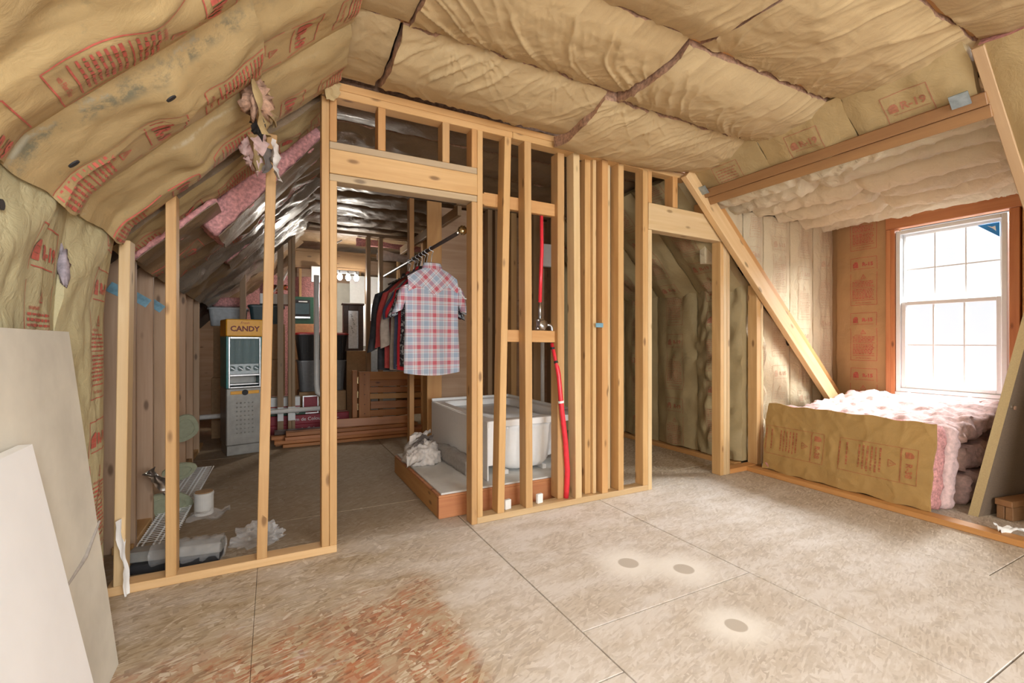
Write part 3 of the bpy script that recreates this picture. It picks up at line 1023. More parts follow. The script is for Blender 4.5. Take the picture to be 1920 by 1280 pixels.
# ---- right slope with the header beam of the dormer
sr = struct('wall_slope_right')
UR, NR = (-r2, 0, r2), (-r2, 0, -r2)
for k, (y1, y0) in enumerate(((2.52, 1.985), (1.98, 1.455), (1.45, .93))):
    W = y1 - y0
    p = Print()
    if k == 0:
        p.frame(.25, .13, .2, .22, .004); p.rows(.25, .20, .16, 6, .022, .010, 4)
    else:
        p.frame(W * .5, .175, .20, .16, .004)
        p.logo(W * .5 - .062, .175, .052); p.text('R-19', W * .5 + .025, .155, .042, .03)
        p.line((W * .5 - .07, .135), (W * .5 + .09, .135), .003)
    batt(sr, (3.10, y1, 2.255), UR, NR, .36, W, .012, 24, 24, 81 + k, .010, (5, 6), 'kraft_right', .05, p, ink='brown_ink', core='kraft_right')
for k, (y1, y0) in enumerate(((.885, .36), (.35, -.2))):
    batt(sr, (3.88, y1, 1.475), UR, NR, 1.42, y1 - y0, .03, 50, 20, 86 + k, .012, (4, 6), 'kraft_right', .06, None)
# rafters either side of the dormer
board('rafter', sr, (2.87, 2.55, 2.44), (5.12, 2.55, .33), .125, .055, (0, 1, 0), 'pine_pale')
board('rafter', sr, (3.20, 2.65, 2.355), (5.26, 2.65, .425), .13, .045, (0, 1, 0), 'pine_orange')
board('rafter', sr, (2.915, .885, 2.515), (4.335, .885, 1.095), .14, .045, (0, 1, 0), 'pine_grey')
board('rafter', sr, (3.34, 2.70, 2.315), (5.30, 2.70, .48), .025, .05, (0, 1, 0), 'particle')
board('header_beam', sr, (3.045, 2.52, 2.292), (3.045, .90, 2.292), .055, .062, (-.55, 0, 1), 'beam')
board('header_beam', sr, (3.10, 2.52, 2.245), (3.10, .90, 2.245), .05, .062, (-.55, 0, 1), 'beam')
for (y, s_) in ((.985, 1), (2.50, -1)):
    MB().box((-.034, -.036, -.004), (.034, .036, .004)).build('joist_hanger', 'galv', sr, loc=(2.985, y, 2.30), rot=(0, math.radians(45), 0))

# ---- dormer: cheek wall, flat ceiling rolls, window wall
dl = struct('wall_dormer_left')
cx_edges = [3.36, 3.85, 4.145, 4.56, 4.95, 5.315]
for k in range(1, 5):
    a, b_ = cx_edges[k], cx_edges[k + 1]
    W = b_ - a
    p = slope_print(2.3, W, 'R-15', W * .5, .06 + .13 * (k % 3), .62, W * .52, 91 + k, h=.035)

    def hf(s, t, k=k):
        if k > 1:
            return 0 * s
        return .06 * np.abs(fbm(s * 6 + k, t * 2.2, 5 + k, 3)) * np.clip((.58 - s) * 8, 0, 1)
    batt(dl, (a, 2.775, .03), (0, 0, 1), (0, -1, 0), 2.28, W - .012, .028, 90, 26, 95 + k, .013, (3, 9), 'kraft_dormer', .05, p, ink='red_ink_faint', hfun=hf, core='kraft_dormer')
    board('stud', dl, (b_ - .006, 2.815, 0), (b_ - .006, 2.815, 2.32), .036, .04, (0, -1, 0), 'pine')
MB().box((3.9, 2.84, 0), (5.4, 2.88, 2.6)).build('sheathing', 'kraft_dormer', dl)
MB().box((3.32, 2.84, 1.95), (3.9, 2.88, 2.6)).build('sheathing', 'kraft_dormer', dl)
batt(dl, (3.34, 2.775, 1.80), (0, 0, 1), (0, -1, 0), .52, .49, .03, 30, 20, 94, .012, (4, 8), 'kraft_dormer', .05, None, core='kraft_dormer')
dr = struct('wall_dormer_right')
MB().box((3.88, .74, 0), (5.4, .78, 2.5)).build('sheathing', 'kraft_dormer', dr)
quad('sheathing', [(3.0, .78, 2.5), (3.88, .78, 1.7), (3.88, .78, 2.5), (3.4, .78, 2.6)], 'kraft_dormer', dr)

dc = struct('ceiling_dormer')
n = 6
for k in range(n):
    x1 = 3.14 + (k + 1) * .358
    W = .345

    def hf(s, t, k=k):
        j = .06 * np.exp(-((s - (.60 + .04 * np.sin(k * 2.0))) / .022) ** 2) if k < 5 else 0
        warp = .12 * pn(s * 4, t * 2, k)
        cre = ridge((s * 1.95 + t * .25 + warp) * 8 + k, t * 1.5 + k * 3, 3 + k) ** 2 + .5 * ridge((s * 1.95 - t * .1 + warp) * 17 + k, t * 2 + k * 3, 13 + k) ** 2
        return .016 * cre * (1.1 - t * .3) - j
    batt(dc, (x1, .80, 2.425 - (.0 if k else .03)), (0, 1, 0), (0, 0, -1), 1.95, W, .15, 130, 36, 110 + k, .008, (5, 8), 'kraft_dormer', .06, None, hfun=hf, core='kraft_dormer', pw=2.0)
MB().box((3.1, .74, 2.46), (5.42, 2.9, 2.5)).build('sheathing', 'dark_void', dc)

ww = struct('wall_window')
WX = 5.30
pr = slope_print(2.3, .455, 'R-15', .255, -.23, .56, .23, 120, h=.034)
pr.v = [(a, b_) for a, b_ in pr.v]
batt(ww, (WX + .02, 2.74, .03), (0, 0, 1), (-1, 0, 0), 2.29, .455, .02, 60, 18, 121, .008, (4, 7), 'kraft_window', .05, pr, ink='red_ink')
board('trimmer_stud', ww, (WX, 2.255, 0), (WX, 2.255, 2.19), .04, .09, (-1, 0, 0), 'pine_red')
board('trimmer_stud', ww, (WX, 2.218, 0), (WX, 2.218, 2.19), .034, .09, (-1, 0, 0), 'pine_red')
board('window_header', ww, (WX - .002, 2.275, 2.262), (WX - .002, 1.2, 2.262), .14, .09, (-1, 0, 0), 'pine_red')
board('top_plate', ww, (WX - .004, 2.66, 2.355), (WX - .004, .8, 2.355), .04, .09, (-1, 0, 0), 'pine_red')
board('trimmer_stud', ww, (WX, 1.405, 0), (WX, 1.405, 2.19), .06, .09, (-1, 0, 0), 'pine_red')
board('trimmer_stud', ww, (WX - .0, 1.33, 0), (WX - .0, 1.33, 2.19), .06, .09, (-1, 0, 0), 'pine_orange')
board('window_sill_plate', ww, (WX, 2.2, .622), (WX, 1.43, .622), .05, .09, (-1, 0, 0), 'vinyl')
MB().box((WX - .03, 1.44, 0), (WX + .05, 2.2, .60)).build('kraft_panel', 'kraft_window', ww)
MB().box((WX - .03, .76, 0), (WX + .05, 1.30, 2.4)).build('kraft_panel', 'kraft_window', ww)
MB().box((WX + .05, 2.2, 0), (WX + .08, 2.9, 2.5)).build('sheathing', 'kraft_window', ww)
MB().box((WX + .05, .74, 0), (WX + .08, 1.43, 2.5)).build('sheathing', 'dark_void', ww)
MB().box((WX + .05, 1.43, 2.19), (WX + .08, 2.2, 2.5)).build('sheathing', 'dark_void', ww)

wn = struct('window_1')
y0, y1, z0, z1, zm = 1.447, 2.197, .648, 2.165, 1.462


def ringbox(name, ya, yb, za, zb, w_, x0, x1, mat, wb=None, wt=None):
    wb = wb or w_; wt = wt or w_
    mb = MB()
    mb.box((x0, ya, za), (x1, ya + w_, zb)); mb.box((x0, yb - w_, za), (x1, yb, zb))
    mb.box((x0, ya + w_, za), (x1, yb - w_, za + wb)); mb.box((x0, ya + w_, zb - wt), (x1, yb - w_, zb))
    return mb.build(name, mat, wn, bevel=.003)


ringbox('window_frame', y0, y1, z0, z1, .035, WX - .035, WX + .055, 'vinyl')
ringbox('upper_sash', y0 + .036, y1 - .036, zm, z1 - .036, .022, WX + .022, WX + .045, 'vinyl')
ringbox('lower_sash', y0 + .036, y1 - .036, z0 + .036, zm + .03, .034, WX - .018, WX + .018, 'vinyl')
for (za, zb, xx) in ((zm + .022, z1 - .058, WX + .033), (z0 + .07, zm - .004, WX)):
    for f in (1 / 3, 2 / 3):
        yy = y0 + .06 + (y1 - y0 - .12) * f
        MB().box((xx - .004, yy - .006, za), (xx + .004, yy + .006, zb)).build('muntin', 'vinyl', wn)
    zz = (za + zb) / 2
    MB().box((xx - .0035, y0 + .058, zz - .006), (xx + .0035, y1 - .058, zz + .006)).build('muntin', 'vinyl', wn)
    MB().box((xx + .006, y0 + .056, za), (xx + .009, y1 - .056, zb)).build('glass_pane', 'pane', wn)
MB().add([(WX + .020, y0 + .06, z1 - .06), (WX + .020, y0 + .06, z1 - .18), (WX + .020, y0 + .195, z1 - .06), (WX + .019, y0 + .06, z1 - .06), (WX + .019, y0 + .06, z1 - .18), (WX + .019, y0 + .195, z1 - .06)],
         [(0, 1, 2), (5, 4, 3), (0, 3, 4, 1), (1, 4, 5, 2), (2, 5, 3, 0)]).build('corner_sticker', 'blue_film', wn)
MB().add([(WX + .0185, y0 + .085, z1 - .085), (WX + .0185, y0 + .08, z1 - .13), (WX + .0185, y0 + .10, z1 - .105), (WX + .0185, y0 + .135, z1 - .075), (WX + .0185, y0 + .105, z1 - .09)], [(0, 1, 2), (0, 2, 4), (4, 2, 3)]).build('sticker_print', 'white', wn)

# ---- partition framing (front wall)
wp = struct('wall_partition')
FY, FT = 2.6, .088
FM = FY + FT / 2


def stud(x0, x1, zt, zb=.04, dx=0.0, mat='pine', name='stud', dy=0.0, yb=None):
    board(name, wp, ((x0 + x1) / 2 - dx / 2, FM + dy, zb), ((x0 + x1) / 2 + dx / 2, FM + dy, zt), x1 - x0, FT, (0, -1, 0), mat)


board('bottom_plate', wp, (-.645, FM, .02), (.306, FM, .02), FT, .04, (0, 0, 1), 'pine_pale')
board('bottom_plate', wp, (1.116, FM, .02), (2.512, FM, .02), FT, .04, (0, 0, 1), 'pine_pale')
board('bottom_plate', wp, (3.44, FM, .02), (3.86, FM, .02), FT, .04, (0, 0, 1), 'pine_orange')
board('top_plate', wp, (.231, FM, 2.440), (1.36, FM, 2.436), FT, .04, (0, 0, 1), 'pine')
board('top_plate', wp, (1.362, FM, 2.436), (2.95, FM, 2.425), FT, .04, (0, 0, 1), 'pine')
board('top_plate', wp, (.30, FM, 2.481), (2.93, FM, 2.47), FT, .04, (0, 0, 1), 'pine')
stud(-.610, -.570, 1.57, dx=.02, mat='pine_pale')
stud(-.434, -.393, 1.80)
stud(-.046, .0, 2.16, dx=.045)
stud(.230, .2675, 2.41, 0.04, mat='pine')
stud(.2690, .306, 1.972, name='jack_stud')
stud(.2690, .306, 2.41, 2.181, name='cripple_stud', mat='pine_orange')
board('header_plate', wp, (.2690, FM, 2.160), (1.115, FM, 2.164), FT, .038, (0, 0, 1), 'pine_grey')
board('header', wp, (.2690, FM - .004, 2.075), (1.115, FM - .004, 2.079), .128, FT, (0, -1, 0), 'pine')
board('header_plate', wp, (.2690, FM, 1.990), (1.115, FM, 1.994), FT, .038, (0, 0, 1), 'pine_grey')
stud(.52, .5615, 2.418, 2.181, name='cripple_stud', mat='pine_orange')
stud(.893, .9375, 2.418, 2.183, name='cripple_stud', mat='pine')
stud(1.079, 1.1155, 1.974, .0, name='jack_stud')
stud(1.079, 1.1155, 2.418, 2.183, name='cripple_stud', mat='pine_orange')
stud(1.117, 1.153, 2.418)
stud(1.279, 1.326, 2.417, dx=.05, mat='pine')
stud(1.452, 1.503, 2.417, dx=-.012)
stud(1.735, 1.790, 2.416, dy=.05)
stud(1.840, 1.892, 2.415, dx=-.02, mat='pine_pale')
stud(1.965, 2.015, 2.414, dy=.05)
stud(2.020, 2.048, 2.414, dy=.03, mat='pine_pale')
stud(2.078, 2.130, 2.414)
stud(2.150, 2.200, 2.414, dy=.06, mat='pine_pale')
stud(2.226, 2.276, 2.414)
stud(2.462, 2.511, 2.413, .04)
stud(2.5135, 2.552, 1.965, .0, name='jack_stud', mat='pine_pale')
stud(2.5135, 2.552, 2.413, 2.168, name='cripple_stud')
board('header', wp, (2.5135, FM - .006, 2.066), (3.362, FM - .006, 2.052), .20, FT, (0, -1, 0), 'pine_pale')
stud(2.770, 2.822, 2.41, 2.165, name='cripple_stud', mat='pine_orange')
stud(3.10, 3.14, 2.25, 2.155, name='cripple_stud', mat='pine_orange')
stud(3.318, 3.356, 1.955, 0, name='jack_stud')
stud(3.358, 3.395, 1.99, 0, mat='pine_pale')
stud(3.398, 3.434, 1.955, .0, mat='pine_pale')
stud(3.775, 3.83, 1.62, .04, mat='pine', dy=-.01)
stud(3.835, 3.865, 1.58, .04, mat='pine_pale', dy=-.01)
board('blocking_board', wp, (1.155, FM + .052, 2.03), (1.285, FM + .052, 2.03), .07, .02, (0, -1, 0), 'pine_orange')
board('blocking_board', wp, (1.20, FM + .062, 2.032), (1.77, FM + .062, 2.028), .085, .035, (0, -1, 0), 'pine')
board('blocking_board', wp, (1.345, FM + .062, 1.158), (1.768, FM + .062, 1.153), .080, .035, (0, -1, 0), 'pine')
MB().box((-.032, -.002, -.015), (.032, .002, .015)).build('nail_plate', 'blue_tape', wp, loc=(2.05, FY - .003, 1.235))
for x in (1.345, 1.585):
    tag(MB().box((-.024, -.012, 0), (.024, .012, .062)).build('drywall_scrap', 'white', None, bevel=.004, loc=(x, FM - .0, .041), rot=(0, 0, .2)),
        ('small white drywall scrap standing on the bottom plate, left of the two' if x < 1.5 else 'small white drywall scrap standing on the bottom plate, right of the two'), 'scrap')

# ---- deep left side: knee wall boards and slope batts beyond the partition
wd = struct('wall_storage_left')
for k in range(7):
    y = 3.14 + .405 * k
    zt = 1.60 - (.02 * k if k < 3 else .05)
    board('stud', wd, (-.745, y, 0), (-.745, y, zt), .19, .038, (0, -1, 0), 'board_brown')
    if k < 6:
        board('sheathing_board', wd, (-.80, y + .2, .02), (-.80, y + .2, 1.55), .36, .015, (1, 0, 0), 'board_brown')
    if k < 4:
        board('tape', wd, (-.76, y - .022, 1.41), (-.67, y - .022, 1.36 - .01 * k), .055, .004, (0, -1, 0), 'blue_tape')
board('bottom_plate', wd, (-.70, 3.1, .02), (-.70, 5.9, .02), .09, .04, (0, 0, 1), 'pine')
sd = struct('wall_slope_storage')
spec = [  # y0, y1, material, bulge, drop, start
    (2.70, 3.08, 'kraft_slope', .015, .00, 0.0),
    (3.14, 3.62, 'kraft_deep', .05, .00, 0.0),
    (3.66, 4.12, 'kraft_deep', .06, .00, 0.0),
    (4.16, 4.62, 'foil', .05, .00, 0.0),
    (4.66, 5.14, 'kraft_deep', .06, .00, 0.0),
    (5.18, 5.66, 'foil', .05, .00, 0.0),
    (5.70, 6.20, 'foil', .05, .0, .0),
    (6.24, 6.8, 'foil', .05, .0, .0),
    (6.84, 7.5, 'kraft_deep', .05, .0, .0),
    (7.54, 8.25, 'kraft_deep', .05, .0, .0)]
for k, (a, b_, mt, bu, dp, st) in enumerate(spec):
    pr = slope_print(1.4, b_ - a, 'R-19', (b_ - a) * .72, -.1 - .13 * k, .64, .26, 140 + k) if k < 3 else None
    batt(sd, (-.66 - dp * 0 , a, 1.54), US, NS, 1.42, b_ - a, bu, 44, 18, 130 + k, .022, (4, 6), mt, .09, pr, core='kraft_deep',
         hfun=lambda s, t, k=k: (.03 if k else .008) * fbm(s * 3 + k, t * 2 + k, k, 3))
# batts that have slipped out of their bays, pink edge towards the room
def hanging(y0, y1, xl, zl, xh, zh, T, seed):
    a, b_ = Vector((xl, y0, zl)), Vector((xh, y0, zh))
    U = (b_ - a).normalized(); up = Vector((-U.z, 0, U.x))
    L = (b_ - a).length
    Mx = Matrix((U, Vector((0, 1, 0)), up)).transposed().to_4x4(); Mx.translation = a
    o = fluffy(sd, 'fallen_batt', (0, 0, .006), (L, y1 - y0, T), 'pink_fiber', seed, .016, .022, Mx)
    batt(o, a, U, -up, L, y1 - y0, .012, 30, 14, seed, .008, (5, 8), 'kraft_deep', .004, None, name='kraft_facing', core='kraft_deep')


hanging(3.11, 3.5, -.27, 1.72, .30, 2.42, .15, 151)
hanging(4.5, 4.9, -.33, 1.775, .30, 2.43, .085, 152)
hanging(2.90, 3.1, -.60, 1.525, -.26, 1.86, .035, 153)

# flat ceiling beyond the partition
cd = struct('ceiling_storage')
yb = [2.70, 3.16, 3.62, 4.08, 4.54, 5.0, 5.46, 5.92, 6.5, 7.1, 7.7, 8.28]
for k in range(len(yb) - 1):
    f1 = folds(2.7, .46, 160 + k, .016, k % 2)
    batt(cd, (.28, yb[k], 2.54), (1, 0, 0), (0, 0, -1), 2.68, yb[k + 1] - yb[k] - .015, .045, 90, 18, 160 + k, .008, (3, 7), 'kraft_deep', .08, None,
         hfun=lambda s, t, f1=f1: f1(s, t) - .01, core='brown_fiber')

# stud wall at mid depth, its plates, and the header wall behind it
ws = struct('wall_storage')
SY = 6.0
for (x0, x1, z0_, z1_) in ((.054, .118, .0, 2.44), (.165, .202, 0, 2.44), (.204, .240, 0, 2.44), (-.320, -.262, 0, 1.93), (1.053, 1.099, 0, 2.44), (1.207, 1.254, 0, 2.44)):
    board('stud', ws, ((x0 + x1) / 2, SY, z0_), ((x0 + x1) / 2, SY, z1_), x1 - x0, .09, (0, -1, 0), 'wood_shade')
board('top_plate', ws, (.20, SY, 2.462), (2.75, SY, 2.462), .09, .04, (0, 0, 1), 'wood_shade')
for x in (.086, .184, .222):
    board('white_wrap', ws, (x, SY - .005, .20), (x, SY - .005, .36), .062 if x < .1 else .04, .10, (0, -1, 0), 'white')
board('header', ws, (.28, 7.2, 2.30), (1.30, 7.2, 2.30), .20, .09, (0, -1, 0), 'wood_shade')
board('header', ws, (.28, 7.19, 2.42), (2.8, 7.19, 2.42), .04, .09, (0, -1, 0), 'wood_shade')
board('header', ws, (.28, 7.19, 2.185), (1.30, 7.19, 2.185), .038, .09, (0, -1, 0), 'wood_shade')
for x in (1.27, 1.75, 2.2):
    board('stud', ws, (x, 7.2, 0), (x, 7.2, 2.40), .04, .09, (0, -1, 0), 'wood_shade')
board('drywall_panel', ws, (1.60, 7.9, .3), (1.60, 7.9, 2.2), .95, .012, (0, -1, 0), 'white')

# tub alcove back wall and the wall between bath and closet
wt = struct('wall_bath')
for (x0, x1, mt) in ((1.137, 1.181, 'pine_orange'), (1.94, 1.99, 'wood_shade'), (2.205, 2.270, 'pine'), (2.69, 2.755, 'wood_shade'), (2.02, 2.06, 'wood_shade'), (2.40, 2.44, 'wood_shade')):
    board('stud', wt, ((x0 + x1) / 2, 4.29, 0), ((x0 + x1) / 2, 4.29, 2.46), x1 - x0, .085, (0, -1, 0), mt)
board('plywood_strip', wt, (1.379, 4.26, 0), (1.379, 4.26, 2.46), .145, .02, (0, -1, 0), 'plywood')
board('top_plate', wt, (1.6, 4.29, 2.48), (2.9, 4.29, 2.48), .085, .035, (0, 0, 1), 'wood_shade')
MB().box((1.5, 4.40, 0), (2.9, 4.42, 2.46)).build('sheathing_board', 'board_brown', wt)
for y in (2.80, 3.15, 3.55, 3.95):
    board('stud', wt, (2.33, y, 0), (2.33, y, 2.46), .038, .085, (1, 0, 0), 'wood_shade')
board('blocking_board', wt, (1.50, 3.9, 2.30), (1.50, 6.0, 2.30), .09, .04, (1, 0, 0), 'wood_shade')
for x in (1.62, 1.80):
    board('stud', wt, (x, 5.4, 0), (x, 5.4, 2.45), .05, .085, (0, -1, 0), 'pine_orange')
# closet: knee wall batts, slope batts and end cap
wc = struct('wall_closet')
for k in range(4):
    y1, y0 = 3.175 + .53 * k, 2.70 + .53 * k - (0 if k == 0 else .04)
    p = slope_print(1.62, y1 - y0, 'R-19', (y1 - y0) * .5, .12 - .21 * k, .66, .22, 180 + k)
    batt(wc, (3.735, y1, .05), (0, 0, 1), (-1, 0, 0), 1.57, y1 - y0, .04, 50, 20, 181 + k, .016, (4, 7), 'kraft_closet', .08, p, ink='brown_ink', core='kraft_closet',
         hfun=lambda s, t, k=k: (.05 * np.abs(fbm(s * 5, t * 2.4 + 2, 9, 3)) if k == 0 else .01 * s))
    p = slope_print(1.2, y1 - y0, 'R-19', (y1 - y0) * .5, -.1 - .2 * k, .6, .22, 190 + k)
    batt(wc, (3.76, y1, 1.57), UR, NR, 1.26, y1 - y0, .045, 40, 18, 191 + k, .016, (4, 7), 'kraft_closet', .08, p, ink='brown_ink', core='kraft_closet')
board('bottom_plate', wc, (3.70, 2.72, .02), (3.70, 4.9, .02), .09, .04, (0, 0, 1), 'pine_orange')
MB().box((2.4, 4.85, 0), (3.9, 4.9, 2.6)).build('end_panel', 'kraft_closet', wc)
board('base_plate', struct('baseboard_right'), (3.70, 2.60, .018), (3.655, .80, .018), .10, .036, (0, 0, 1), 'pine_orange')

# ================================================================== THINGS
# ---- left foreground: panels leaning on the knee wall
pn_ = thing('drywall_sheet', 'grey beige sheet leaning against the kraft faced left wall', 'panel', (-.50, 1.0, 0))
c_ = MB()
c_.add([(.027, 1.05, .0), (.027, -1.6, .0), (-.06, -1.6, 1.165), (-.06, .905, 1.15),
        (.015, 1.05, -.0), (.015, -1.6, -.0), (-.072, -1.6, 1.165), (-.072, .905, 1.15)], [(0, 1, 2, 3), (7, 6, 5, 4), (0, 4, 5, 1), (1, 5, 6, 2), (2, 6, 7, 3), (3, 7, 4, 0)])
c_.build('sheet', 'sheet_beige', pn_)
pr_ = MB().tube([(-.012, 1.0, .52), (-.007, .85, .46), (-.005, .70, .44)], [.004, .007, .003], 6)
pr_.build('scuff_mark', 'grey_foam', pn_)
fs_ = thing('foam_sheet', 'white foam sheet leaning in front of the grey beige sheet', 'panel', (-.40, .5, 0))
MB().add([(.055, 1.0, .0), (.055, -1.3, .0), (-.045, -1.3, .865), (-.108, 1.005, .875),
          (.030, 1.0, .0), (.030, -1.3, .0), (-.07, -1.3, .865), (-.133, 1.005, .875)], [(0, 1, 2, 3), (7, 6, 5, 4), (0, 4, 5, 1), (1, 5, 6, 2), (2, 6, 7, 3), (3, 7, 4, 0)]).build('sheet', 'foam_sheet', fs_)

# ---- loose insulation in the dormer
def leaning_batt(loc, ang, L, H, T, label, facing, seed, rz=0.0):
    t = thing('insulation_batt', label, 'insulation', loc, rz, None)
    R = Matrix.Rotation(ang, 4, 'Y')
    fluffy(t, 'fiber_core', (0.004, -L / 2, 0.012), (T, L / 2, H), 'pink_fiber' if facing else 'pink_pale', seed, .014, .024, R)
    if facing:
        U, N = R.to_3x3() @ Vector((0, 0, 1)), R.to_3x3() @ Vector((-1, 0, 0))
        p = Print()
        # label panels read along the height of the batt, lying on its side
        base = Print()
        for b0, cd_ in ((.108, 1), (.688, 1)):
            base.frame(0, b0 + .10, .23, .38, .003, 'lrtb')
            base.frame(0, b0 + .335, .23, .085, .003, 'lrt')
            base.line((-.11, b0 + .285), (.11, b0 + .285), .003)
            base.rows(0, b0 + .17, .18, 6, .026, .012, int(b0 * 100))
            base.tri(0, b0 + .24, .045)
            base.logo(-.07, b0 + .335, .05)
            base.text('R-38', .03, b0 + .317, .036, .03)
            base.rows(0, b0 - .04, .18, 2, .05, .012, 5)
        # turn the label sideways: its up runs along +V (towards the far right end)
        p.f = base.f
        p.v = [(b_, H * .46 - a) for a, b_ in base.v]

        def hf(s, tt):
            crease = .005 * ridge((s * .9 + tt * 2.6) * 3, tt * 2 - s * 2, seed) ** 4 + .004 * ridge(tt * 5 - s * 2, s * 3, seed + 4) ** 4
            return crease + .012 * np.sin(s * PI)
        batt(t, R @ Vector((0, L / 2, .004)), U, N, H + .004, L, .012, 40, 90, seed, .0035, (4, 6), 'kraft_tan', .02, p, ink='kraft_ink', name='kraft_facing', hfun=hf, core='kraft_tan')
    return t


A1 = math.radians(9)
leaning_batt((3.715, 1.935, .036), A1, 1.14, .55, .17, 'kraft faced batt lying on its edge along the dormer, paper side to the room', True, 201, rz=-.015)
leaning_batt((3.905, 1.97, .002), A1, 1.24, .565, .135, 'pink unfaced batt on edge just behind the kraft faced batt', False, 202, rz=-.01)
loose = [((4.16, 1.34, .0), (4.86, 2.48, .20), 'bottom pink batt of the loose pile under the window'),
         ((4.17, 1.36, .235), (4.86, 2.48, .38), 'middle pink batt of the loose pile under the window')]
for k, (lo, hi, lb) in enumerate(loose):
    c = ((lo[0] + hi[0]) / 2, (lo[1] + hi[1]) / 2, lo[2])
    t = thing('loose_batt', lb, 'insulation', c, 0, 'pink batts heaped under the window')
    fluffy(t, 'fiber_core', (lo[0] - c[0], lo[1] - c[1], 0), (hi[0] - c[0], hi[1] - c[1], hi[2] - lo[2]), 'pink_pale', 210 + k, .022, .026)
t = thing('loose_batt', 'broad top batt of the loose pile, fluffy side up, sloping down from the window sill', 'insulation', (4.66, 1.96, .42), 0, 'pink batts heaped under the window')
fluffy(t, 'fiber_core', (-.52, -.60, 0), (.42, .50, .13), 'pink_pale', 220, .026, .02, Matrix.Translation((0, 0, .05)) @ Matrix.Rotation(math.radians(-7), 4, 'Y'))
t = thing('loose_batt', 'folded pink batt on edge at the back of the pile below the window', 'insulation', (5.19, 2.0, .0), 0, 'pink batts heaped under the window')
fluffy(t, 'fiber_core', (-.12, -.55, 0), (.04, .46, .60), 'pink_pale', 221, .022, .028)

# ---- leaning particle board and lumber at the right edge
t = thing('particle_board', 'brown particle board panel leaning at the right of the dormer', 'panel', (4.0, 1.02, 0))
Rb = Matrix.Rotation(math.radians(0), 4, 'X')
bx = [(-.006, .258, 0), (.0, .210, 0), (.75, .09, 0), (.744, .138, 0)]
top = [(.034, -.030, 1.55), (.04, -.070, 1.55), (.79, -.19, 1.55), (.784, -.150, 1.55)]
pb = MB(); pb.add(bx + top, [(3, 2, 1, 0), (4, 5, 6, 7), (1, 2, 6, 5), (2, 3, 7, 6), (3, 0, 4, 7)])
pb.build('panel', 'particle', t)
MB().add([(p[0] - .001, p[1], p[2]) for p in (bx[0], bx[1], top[1], top[0])], [(0, 1, 2, 3)]).build('raw_edge', 'particle_edge', t)
m0 = Vector((.0, .204, 0)); m1 = Vector(top[1])
d_face = (Vector(bx[2]) - Vector(bx[1])).normalized()
for zz, off, mt, rr in ((.62, .022, 'steel', .010), (.61, .06, 'brown_fiber', .012)):
    p = m0.lerp(m1, zz / 1.0 * .75) + d_face * off
    MB().lathe([(rr, -.006), (rr, .002), (rr * .5, .003)], 10, p, 'y').build('screw_hole', mt, t)
for k, (lo, hi, lb) in enumerate((((0, 0, 0), (.9, .038, .085), 'sawn timber offcut on the floor at the right, nearest the room'),
                                  ((0, .042, 0), (.9, .08, .085), 'sawn timber offcut on the floor at the right, next to the particle board'),
                                  ((-.012, -.002, .086), (.9, .083, .124), 'flat sawn timber offcut lying on top of the two at the right'))):
    tag(MB().box(lo, hi).build('timber_offcut', 'timber_dark', None, bevel=.003, loc=(4.075, 1.095, .001), rot=(0, 0, -.18)), lb, 'lumber', 'timber offcuts by the particle board')
P = rag_strip(None, (3.66, 1.03, .040), (.10, -.09, .0), (.05, .05, .025), 33, 'white', 'crumpled_paper', (10, 8), .03)
tag(P, 'crumpled white paper scrap on the base plate at the right edge', 'paper')

# ---- bath: platform, tub, cloth, slab
tp = thing('tub_platform', 'low timber platform topped with grey cement board behind the stud wall', 'platform', (.93, 2.80, 0))
board('side_board', tp, (.018, .0, .066), (.018, 1.14, .066), .132, .036, (-1, 0, 0), 'pine_orange')
board('front_board', tp, (.0, .0, .066), (1.35, .0, .066), .132, .036, (0, -1, 0), 'pine_red')
board('back_board', tp, (.0, 1.14, .066), (1.35, 1.14, .066), .132, .036, (0, -1, 0), 'pine_orange')
MB().box((.0, -.018, .133), (1.36, 1.15, .147)).build('plywood_deck', 'pine_red', tp, bevel=.002)
MB().box((.018, -.012, .1475), (1.36, 1.14, .160)).build('cement_board', 'cement', tp, bevel=.002)

TX, TY = 1.312, 2.875
tub = thing('bathtub', 'white alcove bathtub standing on the timber platform behind the studs', 'bathtub', (TX, TY, .161))
Wt, Lt, Ht = .80, 1.255, .41


def rrect(x0, y0, x1, y1, r, z, n=6):
    pts = []
    for (cx, cy, a0) in ((x1 - r, y1 - r, 0), (x0 + r, y1 - r, 90), (x0 + r, y0 + r, 180), (x1 - r, y0 + r, 270)):
        for k in range(n + 1):
            a = math.radians(a0 + 90 * k / n)
            pts.append((cx + r * math.cos(a), cy + r * math.sin(a), z))
    return pts


rim = MB()
rings = [rrect(0, 0, Wt, Lt, .012, Ht - .045), rrect(0, 0, Wt, Lt, .012, Ht - .004), rrect(.006, .006, Wt - .006, Lt - .006, .012, Ht),
         rrect(.07, .07, Wt - .07, Lt - .10, .09, Ht), rrect(.078, .078, Wt - .078, Lt - .108, .09, Ht - .012), rrect(.10, .12, Wt - .10, Lt - .17, .10, Ht - .25),
         rrect(.13, .16, Wt - .13, Lt - .25, .10, Ht - .33), rrect(.2, .25, Wt - .2, Lt - .35, .10, Ht - .345)]
rim.loft(rings, caps=False)
n_ = len(rings[0]); o_ = (len(rings) - 1) * n_
rim.f.append(tuple(range(o_, o_ + n_))); rim.m.append(0)
rim.build('basin', 'white_gloss', tub, smooth=False)
lip = MB()
lip.box((.0, Lt - .014, Ht), (Wt, Lt, Ht + .022)); lip.box((Wt - .014, .0, Ht), (Wt, Lt - .014, Ht + .022))
lip.build('tile_flange', 'white_gloss', tub, bevel=.003)
